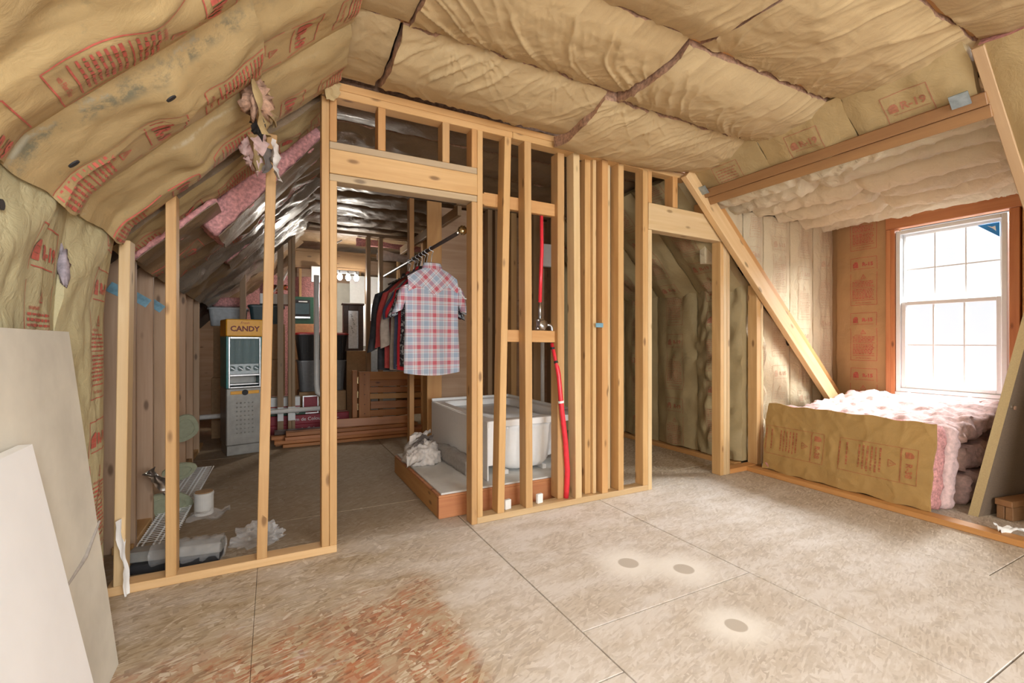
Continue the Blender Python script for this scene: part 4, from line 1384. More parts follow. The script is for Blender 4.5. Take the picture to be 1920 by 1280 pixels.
# apron on the open left side and its return at the front end
MB().box((-.002, .004, .0), (.008, Lt - .004, Ht - .01)).build('apron', 'white_gloss', tub, bevel=.002)
MB().box((.0082, .010, .10), (.085, .018, Ht - .045)).build('apron_return', 'white_gloss', tub, bevel=.002)
# underside shell with vertical ribs
sh = MB()
rr_ = []
for z, ins, ribm in ((Ht - .046, .0, .4), (Ht - .08, .004, 1), (.17, .02, 1), (.08, .035, .9), (.035, .07, .7), (.012, .13, .3)):
    ring = []
    x0, y0_, x1, y1_ = .095 + ins, .022 + ins, Wt - .14 - ins * 1.5, Lt - .06 - ins
    N_ = 160
    for k in range(N_):
        a = 2 * PI * k / N_
        cx, cy = (x0 + x1) / 2, (y0_ + y1_) / 2
        ex = 5.0
        ca, sa = math.cos(a), math.sin(a)
        rx = (abs(ca) ** ex + abs(sa) ** ex) ** (-1 / ex)
        px, py = ca * rx * (x1 - x0) / 2, sa * rx * (y1_ - y0_) / 2
        rib = 1 - .065 * ribm * max(0, min(1, .5 + 2.2 * math.sin(px * 2 * PI / .165 + .6)))
        ring.append((cx + px, cy + py * rib, z))
    rr_.append(ring)
sh.loft(rr_)
sh.build('bowl_shell', 'white_gloss', tub, smooth=True)
for x in (.18, .34, .50):
    MB().box((x, .10, .0), (x + .03, .9, .03)).build('foot', 'white_gloss', tub)

t = thing('foam_slab', 'grey padded slab lying on the platform against the tub apron', 'pad', (1.26, 3.40, .161))
fluffy(t, 'slab', (-.045, -.36, 0), (.045, .34, .105), 'grey_foam', 230, .008, .025, Matrix.Rotation(.02, 4, 'Z'))

t = thing('drop_cloth', 'crumpled white and black drop cloth heaped on the platform', 'cloth', (1.07, 3.62, .160))
th = np.linspace(0, 2 * PI, 64, endpoint=False); ph = np.linspace(.02, PI * .55, 36)
T_, P_ = np.meshgrid(th, ph)
d = 1 + .13 * fbm(np.cos(T_) * np.sin(P_) * 2.2 + 4, np.sin(T_) * np.sin(P_) * 2.2 + np.cos(P_) * 2, 5, 4) + .13 * ridge(np.cos(T_) * np.sin(P_) * 3.5, np.sin(T_) * 3.1 + np.cos(P_) * 4, 8)
rings = [[(.135 * d[i, k] * math.cos(T_[i, k]) * math.sin(P_[i, k]), .16 * d[i, k] * math.sin(T_[i, k]) * math.sin(P_[i, k]), max(.002, .155 * d[i, k] * math.cos(P_[i, k]) ** .8 + .01 if math.cos(P_[i, k]) > 0 else .002)) for k in range(64)] for i in range(36)]
MB().loft(rings).build('cloth_heap', 'rag', t, smooth=True)
rag_strip(t, (-.10, -.12, .14), (.16, .05, .02), (.05, .10, .05), 41, 'rag_dark', 'dark_fold', (14, 10), .04)
rag_strip(t, (-.13, -.10, .175), (.20, .09, .03), (.03, .10, .03), 43, 'rag', 'upper_fold', (14, 10), .04)
rag_strip(t, (-.17, -.17, .005), (.12, -.02, .03), (.03, .10, .09), 45, 'rag', 'lower_fold', (14, 10), .05)

# ---- shower valve and tubing
t = thing('shower_valve', 'chrome shower mixing valve with red tubing fixed between the studs', 'valve', (1.64, 2.72, 1.235))
MB().tube([(-.004, 0, -.04), (-.004, 0, .04)], .026, 12).build('valve_body', 'steel', t, smooth=True)
MB().lathe([(.0, -.03), (.03, -.03), (.034, -.015), (.03, .0), (.012, .012), (0, .012)], 16, (-.004, -.02, 0), 'y').build('valve_face', 'steel', t, smooth=True)
for a in (.4, 2.2, 3.9, 5.4):
    MB().lathe([(.012, -.012), (.014, 0), (.012, .012)], 8, (-.004 + .037 * math.cos(a), -.01, .037 * math.sin(a)), 'y').build('port', 'steel', t, smooth=True)
MB().tube([(.02, 0, .0), (.075, 0, .0), (.088, 0, -.012), (.092, 0, -.03), (.092, 0, -.135)], .011, 8).build('elbow', 'steel', t, smooth=True)
MB().tube([(-.005, 0, .04), (-.005, 0, .16)], .011, 8).build('riser_stub', 'steel', t, smooth=True)
MB().tube([(-.005, 0, .155), (.002, .0, .35), (.012, .004, .52), (.012, .01, .79)], .0125, 10).build('red_riser', 'pex', t, smooth=True)
MB().tube([(.092, 0, -.13), (.094, -.03, -.20), (.098, -.075, -.34), (.112, -.090, -.56), (.142, -.094, -.80), (.160, -.090, -1.0), (.160, -.085, -1.10), (.156, -.08, -1.19)], [.014, .0145, .0155, .017, .018, .019, .019, .018], 10).build('red_supply', 'pex', t, smooth=True)
MB().tube([(.108, -.088, -.52), (.11, -.089, -.535)], .020, 10).build('white_clip', 'white', t)
for z in (-.155, -.25):
    MB().tube([(.092 if z > -.2 else .095, -.012 if z > -.2 else -.05, z), (.0925 if z > -.2 else .0955, -.014 if z > -.2 else -.055, z - .015)], .018, 10).build('crimp_ring', 'black', t)
tag(MB().tube([(2.55, 4.20, 1.30), (2.55, 4.20, .30)], .026, 12).build('supply_pipe', 'pipe_white', smooth=True), 'upright pale pipe behind the bathtub seen between the studs', 'pipe')
t = thing('electrical_box', 'white metal electrical box hung between the bath wall studs', 'box', (2.58, 4.21, 1.92))
MB().box((-.12, -.03, 0), (.075, .03, .24)).build('box_door', 'white', t, bevel=.004)
MB().box((.0755, -.035, 0), (.09, .03, .24)).build('box_flange', 'vinyl', t, bevel=.003)
t = MB().tube([(1.13, 2.95, 1.46), (1.16, 2.97, 1.44), (1.19, 3.0, 1.42), (1.22, 3.0, 1.415)], .004, 6).build('cable_end', 'white')
tag(t, 'short white cable end sticking out beside the doorway studs', 'cable')

# ---- closet rod and shirts
rod = thing('closet_rod', 'dark closet rod running back from the doorway with a brass end cap', 'rod', (1.08, 2.76, 1.83))
MB().tube([(0, .02, 0), (0, 2.3, 0)], .013, 12).build('pole', 'hanger', rod, smooth=True)
MB().lathe([(.0, -.03), (.022, -.026), (.030, -.005), (.026, .02), (.018, .026), (.018, .05), (0, .05)], 20, (0, 0, 0), 'y').build('end_cap', 'brass', rod, smooth=True)
for k in range(10):
    a = k * PI / 5
    MB().tube([(.026 * math.cos(a), -.02, .026 * math.sin(a)), (.029 * math.cos(a), .0, .029 * math.sin(a))], .004, 5).build('cap_bead', 'brass', rod)


def shirt_mesh(wd, ht, dp, seed, slope=.085, hem=.022, neck=.072, n=40, zn=28, flare=0.03):
    """body of a hanging shirt: rings from neck down to hem"""
    rings = []
    for i in range(zn):
        f = i / (zn - 1)
        z = -f * ht
        if f < .16:
            g_ = f / .16
            half = neck + (wd / 2 - neck) * (g_ ** .72)
        else:
            half = wd / 2 * (1 - .035 * math.sin(min(1, (f - .16) / .6) * PI) + flare * .4 * (f - .16))
        dep = dp * (.40 + .6 * min(1, f / .2))
        ring = []
        for k in range(n):
            a = 2 * PI * k / n
            ex = 2.6
            ca, sa = math.cos(a), math.sin(a)
            rx = (abs(ca) ** ex + abs(sa) ** ex) ** (-1 / ex)
            x = ca * rx * half; y = sa * rx * dep
            sag_z = slope * (abs(x) / (wd / 2)) ** 1.2 * max(0, 1 - f * 2.2)
            fold = .012 * f * math.sin(x * 34 + seed * 1.7 + 2.0 * math.sin(f * 3 + seed)) * (1 if abs(sa) > .3 else .2)
            hem_z = -hem * math.cos(x / (wd / 2) * PI / 2) * max(0, (f - .85) / .15)
            ring.append((x, y + fold * (1 if sa > 0 else -1) * .7, z - sag_z + hem_z))
        rings.append(ring)
    mb = MB().loft(rings, caps=False)
    return mb


def sleeve_mesh(side, wd, ln, seed, dp=.03, r0=.075, r1=.075):
    rings = []
    for i in range(10):
        f = i / 9
        cx = side * (wd / 2 - .018 + .065 * math.sin(f * PI * .5)); cz = -.16 - ln * f
        ring = []
        for k in range(14):
            a = 2 * PI * k / 14
            rx = r0 * .62 + (r1 * .72 - r0 * .62) * f
            ring.append((cx + math.cos(a) * rx * .75 + side * .01 * math.sin(f * 6 + seed), math.sin(a) * dp * (1 + .2 * math.sin(3 * a + seed)), cz - side * math.cos(a) * rx * .35))
        rings.append(ring)
    return MB().loft(rings, caps=False)


def make_shirt(y, wd, ht, mat, label, seed, slv=.24, ztop=1.66, yaw=0.0, dp=.035, sleeve_mat=None, dx=0.0, trim=None, cat='shirt'):
    t = thing('hanging_shirt', label, cat, (1.085 + dx, y, ztop), yaw, 'shirts hanging on the closet rod')
    shirt_mesh(wd, ht, dp, seed).build('body', mat, t, smooth=True)
    for s_ in (-1, 1):
        sleeve_mesh(s_, wd, slv, seed, dp * .8).build('sleeve', sleeve_mat or mat, t, smooth=True)
    c = MB()
    rings = []
    for z, e in ((-.028, .016), (.0, .008), (.018, 0.0), (.014, .006)):
        rings.append([((.066 + e) * math.cos(2 * PI * k / 20), (.030 + e * .6) * math.sin(2 * PI * k / 20), z) for k in range(20)])
    c.loft(rings, caps=False).build('collar', mat, t, smooth=True)
    if trim:
        MB().box((-wd / 2 * .93, -dp - .004, -ht + .004), (-wd / 2 * .55, -dp * .5, -ht + .016)).build('hem_stripe', trim, t)
        MB().box((-wd / 2 * .93, -dp - .004, -ht + .026), (-wd / 2 * .55, -dp * .5, -ht + .036)).build('hem_stripe', trim, t)
    return t


def make_hanger(y, label, yaw=0.0, dx=0.0, mat='hanger', ztop=1.66):
    t = thing('coat_hanger', label, 'hanger', (1.08 + dx, y, 1.83), yaw, 'hangers on the closet rod')
    hk = [(.016 * math.cos(a), 0, .016 * math.sin(a) + .001) for a in np.linspace(-.6, PI, 9)]
    hk = [(-p[0], p[1], p[2]) for p in hk][::-1]
    MB().tube(hk + [(.017, 0, -.02), (.006, 0, -.05), (.0, 0, -.09), (.0, 0, -.122)], .0035, 6).build('hook', 'steel', t, smooth=True)
    MB().tube([(-.185, 0, -.215), (-.09, 0, -.165), (.0, 0, -.125), (.09, 0, -.165), (.185, 0, -.215)], .008, 6).build('shoulder_bar', mat, t, smooth=True)
    return t


s0 = make_shirt(3.40, .435, .815, 'plaid', 'plaid short sleeved shirt in red, white and blue, front one on the rod', 1, .20, 1.70, .03, .045)
# pointed western yoke, plaid turned on the bias
yk = MB()
pts = []
ny_, nx_ = 14, 30
Pk = np.zeros((ny_, nx_, 3))
for j in range(nx_):
    x = -.197 + .394 * j / (nx_ - 1)
    ax = abs(x) / .197
    tz = -.012 - .030 * ax ** 1.2 - .055 * max(0, ax - .25) - .03 * max(0, ax - .6)
    bz = -.235 + .095 * min(1, abs(ax - .0) * 1.4) if ax < .55 else -.165 - .10 * (ax - .55)
    for i in range(ny_):
        f = i / (ny_ - 1)
        z = tz + (bz - tz) * f
        Pk[i, j] = (x, -.048 - .006 * math.sin(f * PI) + .012 * ax ** 3 + .022 * (1 - f) ** 2, z)
yk.gridpts(Pk).build('yoke', 'plaid_diag', s0, smooth=True, fixn=False)
make_shirt(3.52, .43, .76, 'floral', 'black floral print shirt hanging directly behind the plaid shirt', 2, .22, 1.69, -.02, .033)
make_shirt(3.60, .44, .80, 'shirt_red', 'bright red shirt hanging behind the floral shirt', 3, .22, 1.70, .02, .033)
make_shirt(3.69, .45, .79, 'shirt_navy', 'navy shirt with white striped hem hanging behind the bright red shirt', 4, .22, 1.69, 0, .033, trim='white')
make_shirt(3.79, .47, .80, 'shirt_tan', 'tan shirt hanging between the navy and the rust red shirts', 5, .45, 1.69, .03, .035)
make_shirt(3.90, .50, .80, 'shirt_rust', 'rust red long sleeved shirt hanging behind the tan shirt', 6, .46, 1.70, -.02, .036)
make_shirt(4.04, .56, .82, 'shirt_black', 'black jacket, last garment on the closet rod', 7, .50, 1.70, .02, .05, cat='jacket')
for y, lb in ((3.41, 'plaid'), (3.53, 'floral'), (3.61, 'bright red'), (3.70, 'navy'), (3.80, 'tan'), (3.91, 'rust red')):
    make_hanger(y, 'dark hanger holding the %s shirt on the closet rod' % lb, 0)
make_hanger(4.05, 'dark hanger holding the black jacket on the closet rod')

# ---- candy machine
t = thing('candy_machine', 'vintage candy vending machine with an orange CANDY sign standing in the storage area', 'vending machine', (-.395, 5.24, 0), math.radians(13))
MB().box((.0, 0, .10), (.318, .34, .66)).build('lower_cabinet', 'machine_grey', t, bevel=.008)
MB().box((.008, .02, 0), (.31, .33, .098)).build('plinth', 'machine_grey', t, bevel=.004)
up = MB()
up.box((.0, 0, .661), (.018, .34, 1.17)); up.box((.30, 0, .661), (.318, .34, 1.17)); up.box((.019, .30, .661), (.299, .34, 1.17))
up.build('side_panels', 'teal', t, bevel=.004)
MB().box((-.002, -.012, 1.171), (.320, .34, 1.34)).build('sign_box', 'orange_sign', t, bevel=.008)
v, f = text_mesh('CANDY', .03)
MB().add([(.159 + x * .052, -.0135, 1.222 + y * .052) for x, y in v], f).build('sign_lettering', 'maroon_ink', t, fixn=False)
v, f = text_mesh('Fresh', .0)
MB().add([(.159 + x * .026 + y * .006, -.0135, 1.292 + y * .026) for x, y in v], f).build('sign_lettering', 'red_ink', t, fixn=False)
MB().box((.02, .26, .662), (.298, .299, 1.165)).build('back_plate', 'dark_teal', t)
for k in range(4):
    x = .056 + k * .069
    MB().lathe([(.032, .90), (.034, .92), (.034, 1.12), (.030, 1.15)], 14, (x, .10, 0)).build('candy_tube', 'globe_glass', t, smooth=True)
    kb = MB().lathe([(.024, 0), (.026, .008), (.020, .02), (0, .024)], 14, (x, .0, .853), 'y')
    kb.v = [(p[0], .034 - p[1], p[2]) for p in kb.v]
    k_o = kb.build('coin_knob', 'steel', t, smooth=True)
    MB().box((-.024, -.006, -.006), (.024, .006, .006)).build('knob_bar', 'steel', k_o, loc=(x, .006, .853), rot=(0, .6, 0), bevel=.002)
MB().box((.019, .03, .79), (.299, .05, .90)).build('coin_panel', 'steel', t, bevel=.004)
MB().box((.019, .0, .775), (.299, .06, .798)).build('shelf_lip', 'steel', t, bevel=.005)
MB().box((.019, .03, .69), (.299, .25, .70)).build('candy_tray', 'steel', t)
MB().box((.019, .19, .70), (.299, .20, .775)).build('tray_back', 'machine_grey', t)
fr = MB(); fr.box((.018, -.006, .662), (.032, .006, 1.165)); fr.box((.286, -.006, .662), (.300, .006, 1.165)); fr.box((.033, -.006, 1.148), (.285, .006, 1.165)); fr.box((.033, -.006, .662), (.285, .006, .676))
fr.build('window_frame', 'steel', t, bevel=.002)
MB().box((.033, -.002, .80), (.285, .001, 1.147)).build('glass_front', 'globe_glass', t)
MB().box((.035, -.006, .600), (.285, -.0005, .632)).build('name_band', 'orange_sign', t, bevel=.003)
MB().lathe([(.028, 0), (.028, .006), (.0, .006)], 16, (.16, -.012, .616), 'y').build('name_badge', 'black', t)
pm = MB()
for i in range(5):
    for j in range(8):
        pm.lathe([(.0, -.003), (.009, 0), (.0, .003)], 6, (.09 + i * .034, -.002, .22 + j * .042), 'y')
pm.lathe([(.0, -.001), (.0, .001)], 3, (.1, 0, .3), 'y')
tag(pm.build('embossed_dots', 'machine_grey', t), kind='stuff')
MB().box((.296, -.006, .40), (.306, 0, .42)).build('lock', 'steel', t)

# ---- lumber, boxes and clutter in the storage
lum = [(.10, 1.62, 5.44, .001, .10, .033, 'stained', 'lowest stained board of the long lumber pile, front row'),
       (.03, 1.66, 5.56, .001, .11, .030, 'stained', 'lowest stained board of the long lumber pile, rear row'),
       (.02, 1.60, 5.47, .036, .12, .036, 'stained', 'second layer stained board of the lumber pile, front row'),
       (.14, 1.70, 5.605, .034, .105, .034, 'stained', 'second layer stained board of the lumber pile, rear row'),
       (.12, 1.66, 5.45, .074, .10, .036, 'pine_red', 'third layer reddish board of the lumber pile, front row'),
       (-.01, 1.40, 5.575, .070, .11, .036, 'stained', 'third layer stained board of the lumber pile, rear row'),
       (.13, 1.55, 5.48, .113, .12, .040, 'stained', 'upper stained board of the lumber pile carrying the shiny bar'),
       (.02, 1.36, 5.62, .109, .10, .040, 'walnut', 'dark upper board at the back of the lumber pile')]
for k, (x0, x1, y, z, wd_, tz, mt, lb) in enumerate(lum):
    o = board('lumber_board', None, (x0, y + .01 * math.sin(k), z + tz / 2), (x1, y - .012 * math.cos(k * 2), z + tz / 2), wd_, tz, (0, 0, 1), mt)
    tag(o, lb, 'lumber', 'stained boards piled on the storage floor')
t = thing('metal_trim_bundle', 'shiny varnished board lying on top of the lumber pile', 'lumber', (.53, 5.46, .154))
board('board', t, (0, 0, .055), (.95, -.03, .045), .09, .018, (0, -1, .15), 'stained')
board('foil_band', t, (.02, -.0125, .055), (.09, -.0145, .055), .095, .018, (0, -1, .15), 'steel')

bed = thing('bed_frame', 'varnished pine bed frame stacked upright behind the lumber pile', 'bed frame', (.86, 5.82, .0))
board('post', bed, (.025, 0, .20), (.025, 0, .77), .055, .05, (0, -1, 0), 'stained')
board('post', bed, (.13, -.055, .20), (.13, -.055, .755), .13, .04, (0, -1, 0), 'stained')
for k, (z, hh, mt) in enumerate(((.70, .10, 'pine_orange'), (.61, .08, 'stained'), (.525, .07, 'stained'), (.45, .065, 'pine_orange'))):
    board('slat', bed, (.20, -.02 * (k % 2), z), (1.0, -.02 * (k % 2), z - .02), hh, .025, (0, -1, 0), mt)
board('side_rail', bed, (.20, -.06, .345), (1.05, -.06, .33), .09, .03, (0, -1, .2), 'stained')
board('side_rail', bed, (.20, -.02, .24), (1.05, -.02, .23), .08, .03, (0, -1, 0), 'stained')
for z in (.65, .48, .33):
    MB().box((.052, -.03, z - .04), (.062, -.018, z + .04)).build('hinge_plate', 'brass', bed)
for z in (.72, .60, .48, .36, .25):
    MB().lathe([(.0, -.002), (.006, 0), (0, .002)], 8, (.13, -.077, z), 'y').build('peg', 'walnut', bed)


def carton(name, lo, hi, mat, label, cat, bevel=.004, rz=0, group=None, lid=None, lidmat=None):
    c = ((lo[0] + hi[0]) / 2, (lo[1] + hi[1]) / 2, lo[2])
    t = thing(name, label, cat, c, rz, group)
    hx, hy, hz = (hi[0] - lo[0]) / 2, (hi[1] - lo[1]) / 2, hi[2] - lo[2]
    MB().box((-hx, -hy, 0), (hx, hy, hz)).build('body', mat, t, bevel=bevel)
    if lid:
        MB().box((-hx - .012, -hy - .012, hz + .0005), (hx + .012, hy + .012, hz + lid)).build('lid', lidmat or mat, t, bevel=.006)
    else:
        MB().box((-hx + .004, -.025, hz + .0003), (hx - .004, .025, hz + .0012)).build('packing_tape', 'sheet_beige', t)
    return t


def tapered(name, c, wx0, wx1, wy0, wy1, h, mat, label, cat, lidmat=None, ribs=0):
    t = thing(name, label, cat, c)
    r = lambda a, b_, z: rrect(-a / 2, -b_ / 2, a / 2, b_ / 2, min(a, b_) * .12, z, 4)
    MB().loft([r(wx0, wy0, 0), r(wx1, wy1, h)]).build('tub', mat, t)
    for k in range(ribs):
        x = -wx0 / 2 + wx0 * (k + .5) / ribs
        MB().box((x - .008, -wy1 / 2 - .004, h * .30), (x + .008, -wy0 / 2 + .01, h * .92)).build('rib', mat, t)
    if lidmat:
        MB().loft([r(wx1 + .03, wy1 + .03, h + .0005), r(wx1 + .03, wy1 + .03, h + .018), r(wx1 - .02, wy1 - .02, h + .032)]).build('lid', lidmat, t)
    else:
        MB().loft([r(wx1 + .02, wy1 + .02, h + .0005), r(wx1 + .02, wy1 + .02, h + .015)]).build('rim', mat, t)
    return t


# right of the mid studs
carton('shipping_box', (.875, 6.42, .001), (1.19, 6.8, .99), 'cardboard', 'tall brown cardboard box standing behind the bed frame', 'box')
tapered('storage_tote', (.60, 6.62, .50), .40, .48, .36, .42, .38, 'clear_tub', 'translucent grey storage tote under the black bin', 'tote') if False else None
carton('shipping_box', (.30, 6.36, .001), (.86, 6.8, .48), 'cardboard', 'brown carton carrying the grey tote and black bin', 'box')
tapered('storage_tote', (.575, 6.58, .4825), .52, .58, .36, .40, .38, 'tote_grey', 'grey translucent storage tote under the black bin with the red lid', 'tote')
tapered('storage_bin', (.575, 6.58, .8795), .54, .62, .36, .42, .325, 'black', 'ribbed black storage bin with a red lid on the grey tote', 'bin', 'red_plastic', 9)
carton('shipping_box', (.235, 6.9, .001), (.52, 7.15, 1.36), 'cardboard_orange', 'orange brown cardboard carton stack end beside the grey conduit', 'box')
t = thing('toaster_oven', 'black toaster oven in a green bordered box on top of the orange carton', 'appliance', (.38, 6.98, 1.362))
MB().box((-.13, -.07, 0), (.13, .10, .37)).build('box', 'green_print', t, bevel=.004)
MB().box((-.12, -.075, .10), (.085, -.0705, .33)).build('printed_oven', 'black', t)
MB().box((-.10, -.079, .13), (.07, -.0755, .28)).build('oven_door', 'dark_teal', t)
MB().box((-.12, -.078, .075), (.085, -.0705, .098)).build('oven_base', 'steel', t)
MB().box((-.06, -.080, .295), (.05, -.0755, .31)).build('oven_print', 'vinyl', t)
# window mirror and poster
t = thing('wall_cabinet', 'dark brown framed mirror cabinet standing on the tall cardboard box', 'mirror', (.985, 6.62, .9935))
fr = MB(); fr.box((-.13, -.05, 0), (-.065, .05, .62)); fr.box((.065, -.05, 0), (.13, .05, .62)); fr.box((-.0645, -.05, .55), (.0645, .05, .62)); fr.box((-.0645, -.05, 0), (.0645, .05, .03))
fr.build('frame', 'walnut', t, bevel=.003)
MB().box((-.145, -.06, .6205), (.145, .06, .65)).build('cornice', 'walnut', t, bevel=.006)
MB().box((-.0645, .0, .031), (.0645, .01, .549)).build('mirror_panel', 'steel', t)
sc_ = MB()
random.seed(3)
for k in range(5):
    x = -.03 + .016 * (k % 3); z = .50 - k * .055
    sc_.tube([(x, -.003, z), (x + .02, -.003, z - .02), (x + .004, -.003, z - .035), (x + .03, -.003, z - .03)], .0028, 5)
sc_.build('painted_script', 'dark_teal', t)
t = thing('flower_poster', 'white poster with red flowers leaning behind the bed frame', 'poster', (1.42, 7.0, 1.0), 0)
board('panel', t, (-.30, 0, .36), (.22, 0, .36), .62, .01, (0, -1, 0), 'white')
board('lower_border', t, (-.31, -.002, .03), (.23, -.002, .03), .05, .014, (0, -1, 0), 'machine_grey')
random.seed(5)
for k in range(7):
    blob('printed_flower', t, (-.05 + random.uniform(-.10, .12), -.007, .42 + random.uniform(-.12, .1)), (.035, .002, .03), 'shirt_red', k, (10, 8), .3)
stem = MB()
for k in range(6):
    x = -.06 + .03 * k
    stem.tube([(x, -.0065, .33), (x + .01, -.0065, .25), (x - .01, -.0065, .14)], .004, 5)
stem.build('printed_stem', 'dark_teal', t)
carton('poster_support', (1.15, 6.95, .001), (1.65, 7.15, .995), 'clear_tub', 'grey carton carrying the white flower poster', 'box')

# left of the mid studs, on two low shelves of boxes
carton('shipping_box', (-.62, 6.28, .001), (-.26, 6.70, .70), 'cardboard', 'brown carton low in the corner behind the candy machine', 'box')
carton('shipping_box', (-.235, 6.28, .46), (.14, 6.70, .90), 'cardboard', 'brown carton above the red gift cartons', 'box')
carton('shipping_box', (-.235, 6.28, .9025), (.14, 6.70, 1.33), 'cardboard', 'brown carton under the dark teal bin', 'box')
tapered('storage_bin', (-.06, 6.46, 1.3325), .32, .37, .30, .36, .20, 'dark_teal', 'dark teal plastic bin on the brown cartons', 'bin', 'dark_teal')
carton('foam_box', (-.13, 6.30, 1.575), (.20, 6.62, 1.70), 'white', 'long white foam box on the dark teal bin', 'box')
t = thing('flower_wreath', 'autumn orange flower wreath lying on the white foam box', 'wreath', (.09, 6.44, 1.725))
random.seed(11)
for k in range(22):
    a = k * 2 * PI / 22
    blob('flower', t, (.075 * math.cos(a) + random.uniform(-.012, .012), .05 * math.sin(a), .05 + .035 * math.sin(a * 2.3) + random.uniform(-.02, .03)), (.022, .022, .02), ('flower', 'shirt_rust', 'walnut')[k % 3], k, (8, 6), .5)
tapered('storage_tote', (-.42, 6.46, .7025), .34, .40, .30, .34, .62, 'cardboard', 'brown tall carton left of the stacked cartons', 'box') if False else None
carton('shipping_box', (-.60, 6.30, .7025), (-.26, 6.68, 1.30), 'cardboard', 'tall dim carton under the clear bin by the slope', 'box')
tapered('storage_tote', (-.46, 6.46, 1.3025), .34, .38, .30, .34, .19, 'clear_tub', 'clear plastic bin on the tall carton by the slope', 'bin', 'clear_tub')
t = thing('pink_batt_roll', 'flat folded pink batt lying on the clear bin', 'insulation', (-.50, 6.46, 1.53))
fluffy(t, 'fiber_core', (-.12, -.14, 0), (.21, .14, .105), 'pink_fiber', 240, .015, .03)
# gift cartons along the floor under the pipe
for k, (x0, x1, z0_, z1_, mt, lb) in enumerate(((-.24, .86, .001, .125, 'maroon', 'long maroon carton on the floor, lower of the two, behind the lumber'),
                                                 (-.22, .86, .1265, .235, 'maroon', 'long maroon carton with white lettering, upper of the two, behind the lumber'))):
    t = carton('long_carton', (x0, 6.10, z0_), (x1, 6.30, z1_), mt, lb, 'box', group='maroon cartons behind the lumber pile')
    hz = (z1_ - z0_)
    v, f = text_mesh('m de Colour', .0)
    MB().add([(.08 + x * .042, -.1015, hz * .35 + y * .042) for x, y in v], f).build('lettering', 'white', t, fixn=False)
    MB().box((.26, -.1012, hz * .42), (.42, -.1003, hz * .46)).build('printed_line', 'white', t)
t = carton('gift_carton', (-.22, 6.11, .2375), (.36, 6.29, .31), 'green_print', 'green carton lying on the maroon cartons', 'box')
MB().lathe([(.018, -.0915), (.022, -.0915), (.022, -.0905), (.018, -.0905)], 16, (.20, 0, .036), 'y').build('round_emblem', 'sheet_beige', t)
MB().box((.235, -.0915, .03), (.275, -.0905, .036)).build('printed_line', 'sheet_beige', t)
t = carton('gift_carton', (-.24, 6.12, .3125), (.30, 6.28, .455), 'white', 'white and red carton lying on the green carton', 'box')
MB().box((-.269, -.0812, .02), (.269, -.0803, .035)).build('red_stripe', 'red_plastic', t)
t = thing('picture_frame', 'silver picture frame lying against the white and red carton', 'frame', (.42, 6.16, .237))
fr = MB(); fr.box((-.09, -.01, 0), (-.075, .01, .22)); fr.box((.075, -.01, 0), (.09, .01, .22)); fr.box((-.0745, -.01, 0), (.0745, .01, .015)); fr.box((-.0745, -.01, .205), (.0745, .01, .22))
fr.build('frame', 'steel', t, bevel=.002)
MB().box((-.0745, -.002, .016), (.0745, .004, .204)).build('picture', 'maroon', t)
t = thing('steel_kettle', 'shiny steel pot between the studs above the white carton', 'pot', (-.13, 6.20, .4575))
MB().lathe([(.05, 0), (.075, .01), (.08, .06), (.06, .09), (.035, .13), (.045, .2), (.03, .24), (0, .25)], 16).build('pot_body', 'steel', t, smooth=True)
MB().tube([(.07, 0, .05), (.12, 0, .10), (.10, 0, .2), (.04, 0, .21)], .008, 6).build('handle', 'steel', t, smooth=True)
t = MB().tube([(-.95, 5.86, .31), (.64, 5.86, .335)], .027, 12).build('drain_pipe', 'pipe_white', smooth=True)
tag(t, 'long white plastic pipe running level in front of the mid studs', 'pipe')
t = MB().tube([(.465, 5.88, 1.90), (.465, 5.88, .62), (.475, 5.88, .52), (.54, 5.88, .47), (.64, 5.88, .46)], .030, 12).build('vent_pipe', 'pipe_white', smooth=True)
tag(t, 'upright white plastic pipe with a bend at the bottom', 'pipe')
t = thing('breaker_panel', 'pale grey metal panel box under the rear header', 'box', (.565, 7.1, 1.965))
MB().box((-.075, -.04, 0), (.075, .04, .22)).build('panel_cover', 'vinyl', t, bevel=.004)
t = MB().tube([(.17, 6.05, 2.40), (.20, 6.06, 2.25), (.22, 6.1, 2.1), (.12, 6.1, 1.85), (-.02, 6.1, 1.66)], .009, 6).build('white_cable', 'white', smooth=True)
tag(t, 'white cable looping down beside the mid studs', 'cable')
t = MB().tube([(.62, 6.3, 2.36), (.68, 6.3, 2.36), (.74, 6.3, 2.39), (.80, 6.3, 2.43)], .010, 6).build('white_cable', 'white', smooth=True)
tag(t, 'white cable hanging under the storage ceiling near the lamp', 'cable')
rag_strip(cd, (.95, 6.1, 2.44), (.9, .0, -.02), (.0, .05, -.10), 51, 'pink_fiber', 'fallen_fluff', (22, 6), .04)
rag_strip(cd, (1.25, 6.3, 2.36), (.6, .1, -.03), (.0, .05, -.14), 52, 'rag', 'fallen_fluff', (22, 6), .05)

lampo = thing('vanity_light', 'lit three bulb light fixture hanging under the rear header', 'lamp', (.95, 6.9, 2.06))
MB().box((-.16, -.02, .02), (.16, .02, .07)).build('base_plate', 'steel', lampo, bevel=.006)
for k, x in enumerate((-.11, .0, .11)):
    MB().tube([(x, -.02, .045), (x, -.06, .05), (x, -.08, .03), (x, -.08, .0)], .008, 8).build('arm', 'steel', lampo, smooth=True)
    MB().lathe([(.0, .02), (.02, .015), (.035, -.02), (.034, -.045), (.018, -.07), (0, -.075)], 14, (x, -.08, -.01)).build('bulb', 'bulb', lampo, smooth=True)
lo_ = point('vanity_lamp', (.95, 6.75, 1.93), 40, .06, (1.0, .92, .80))

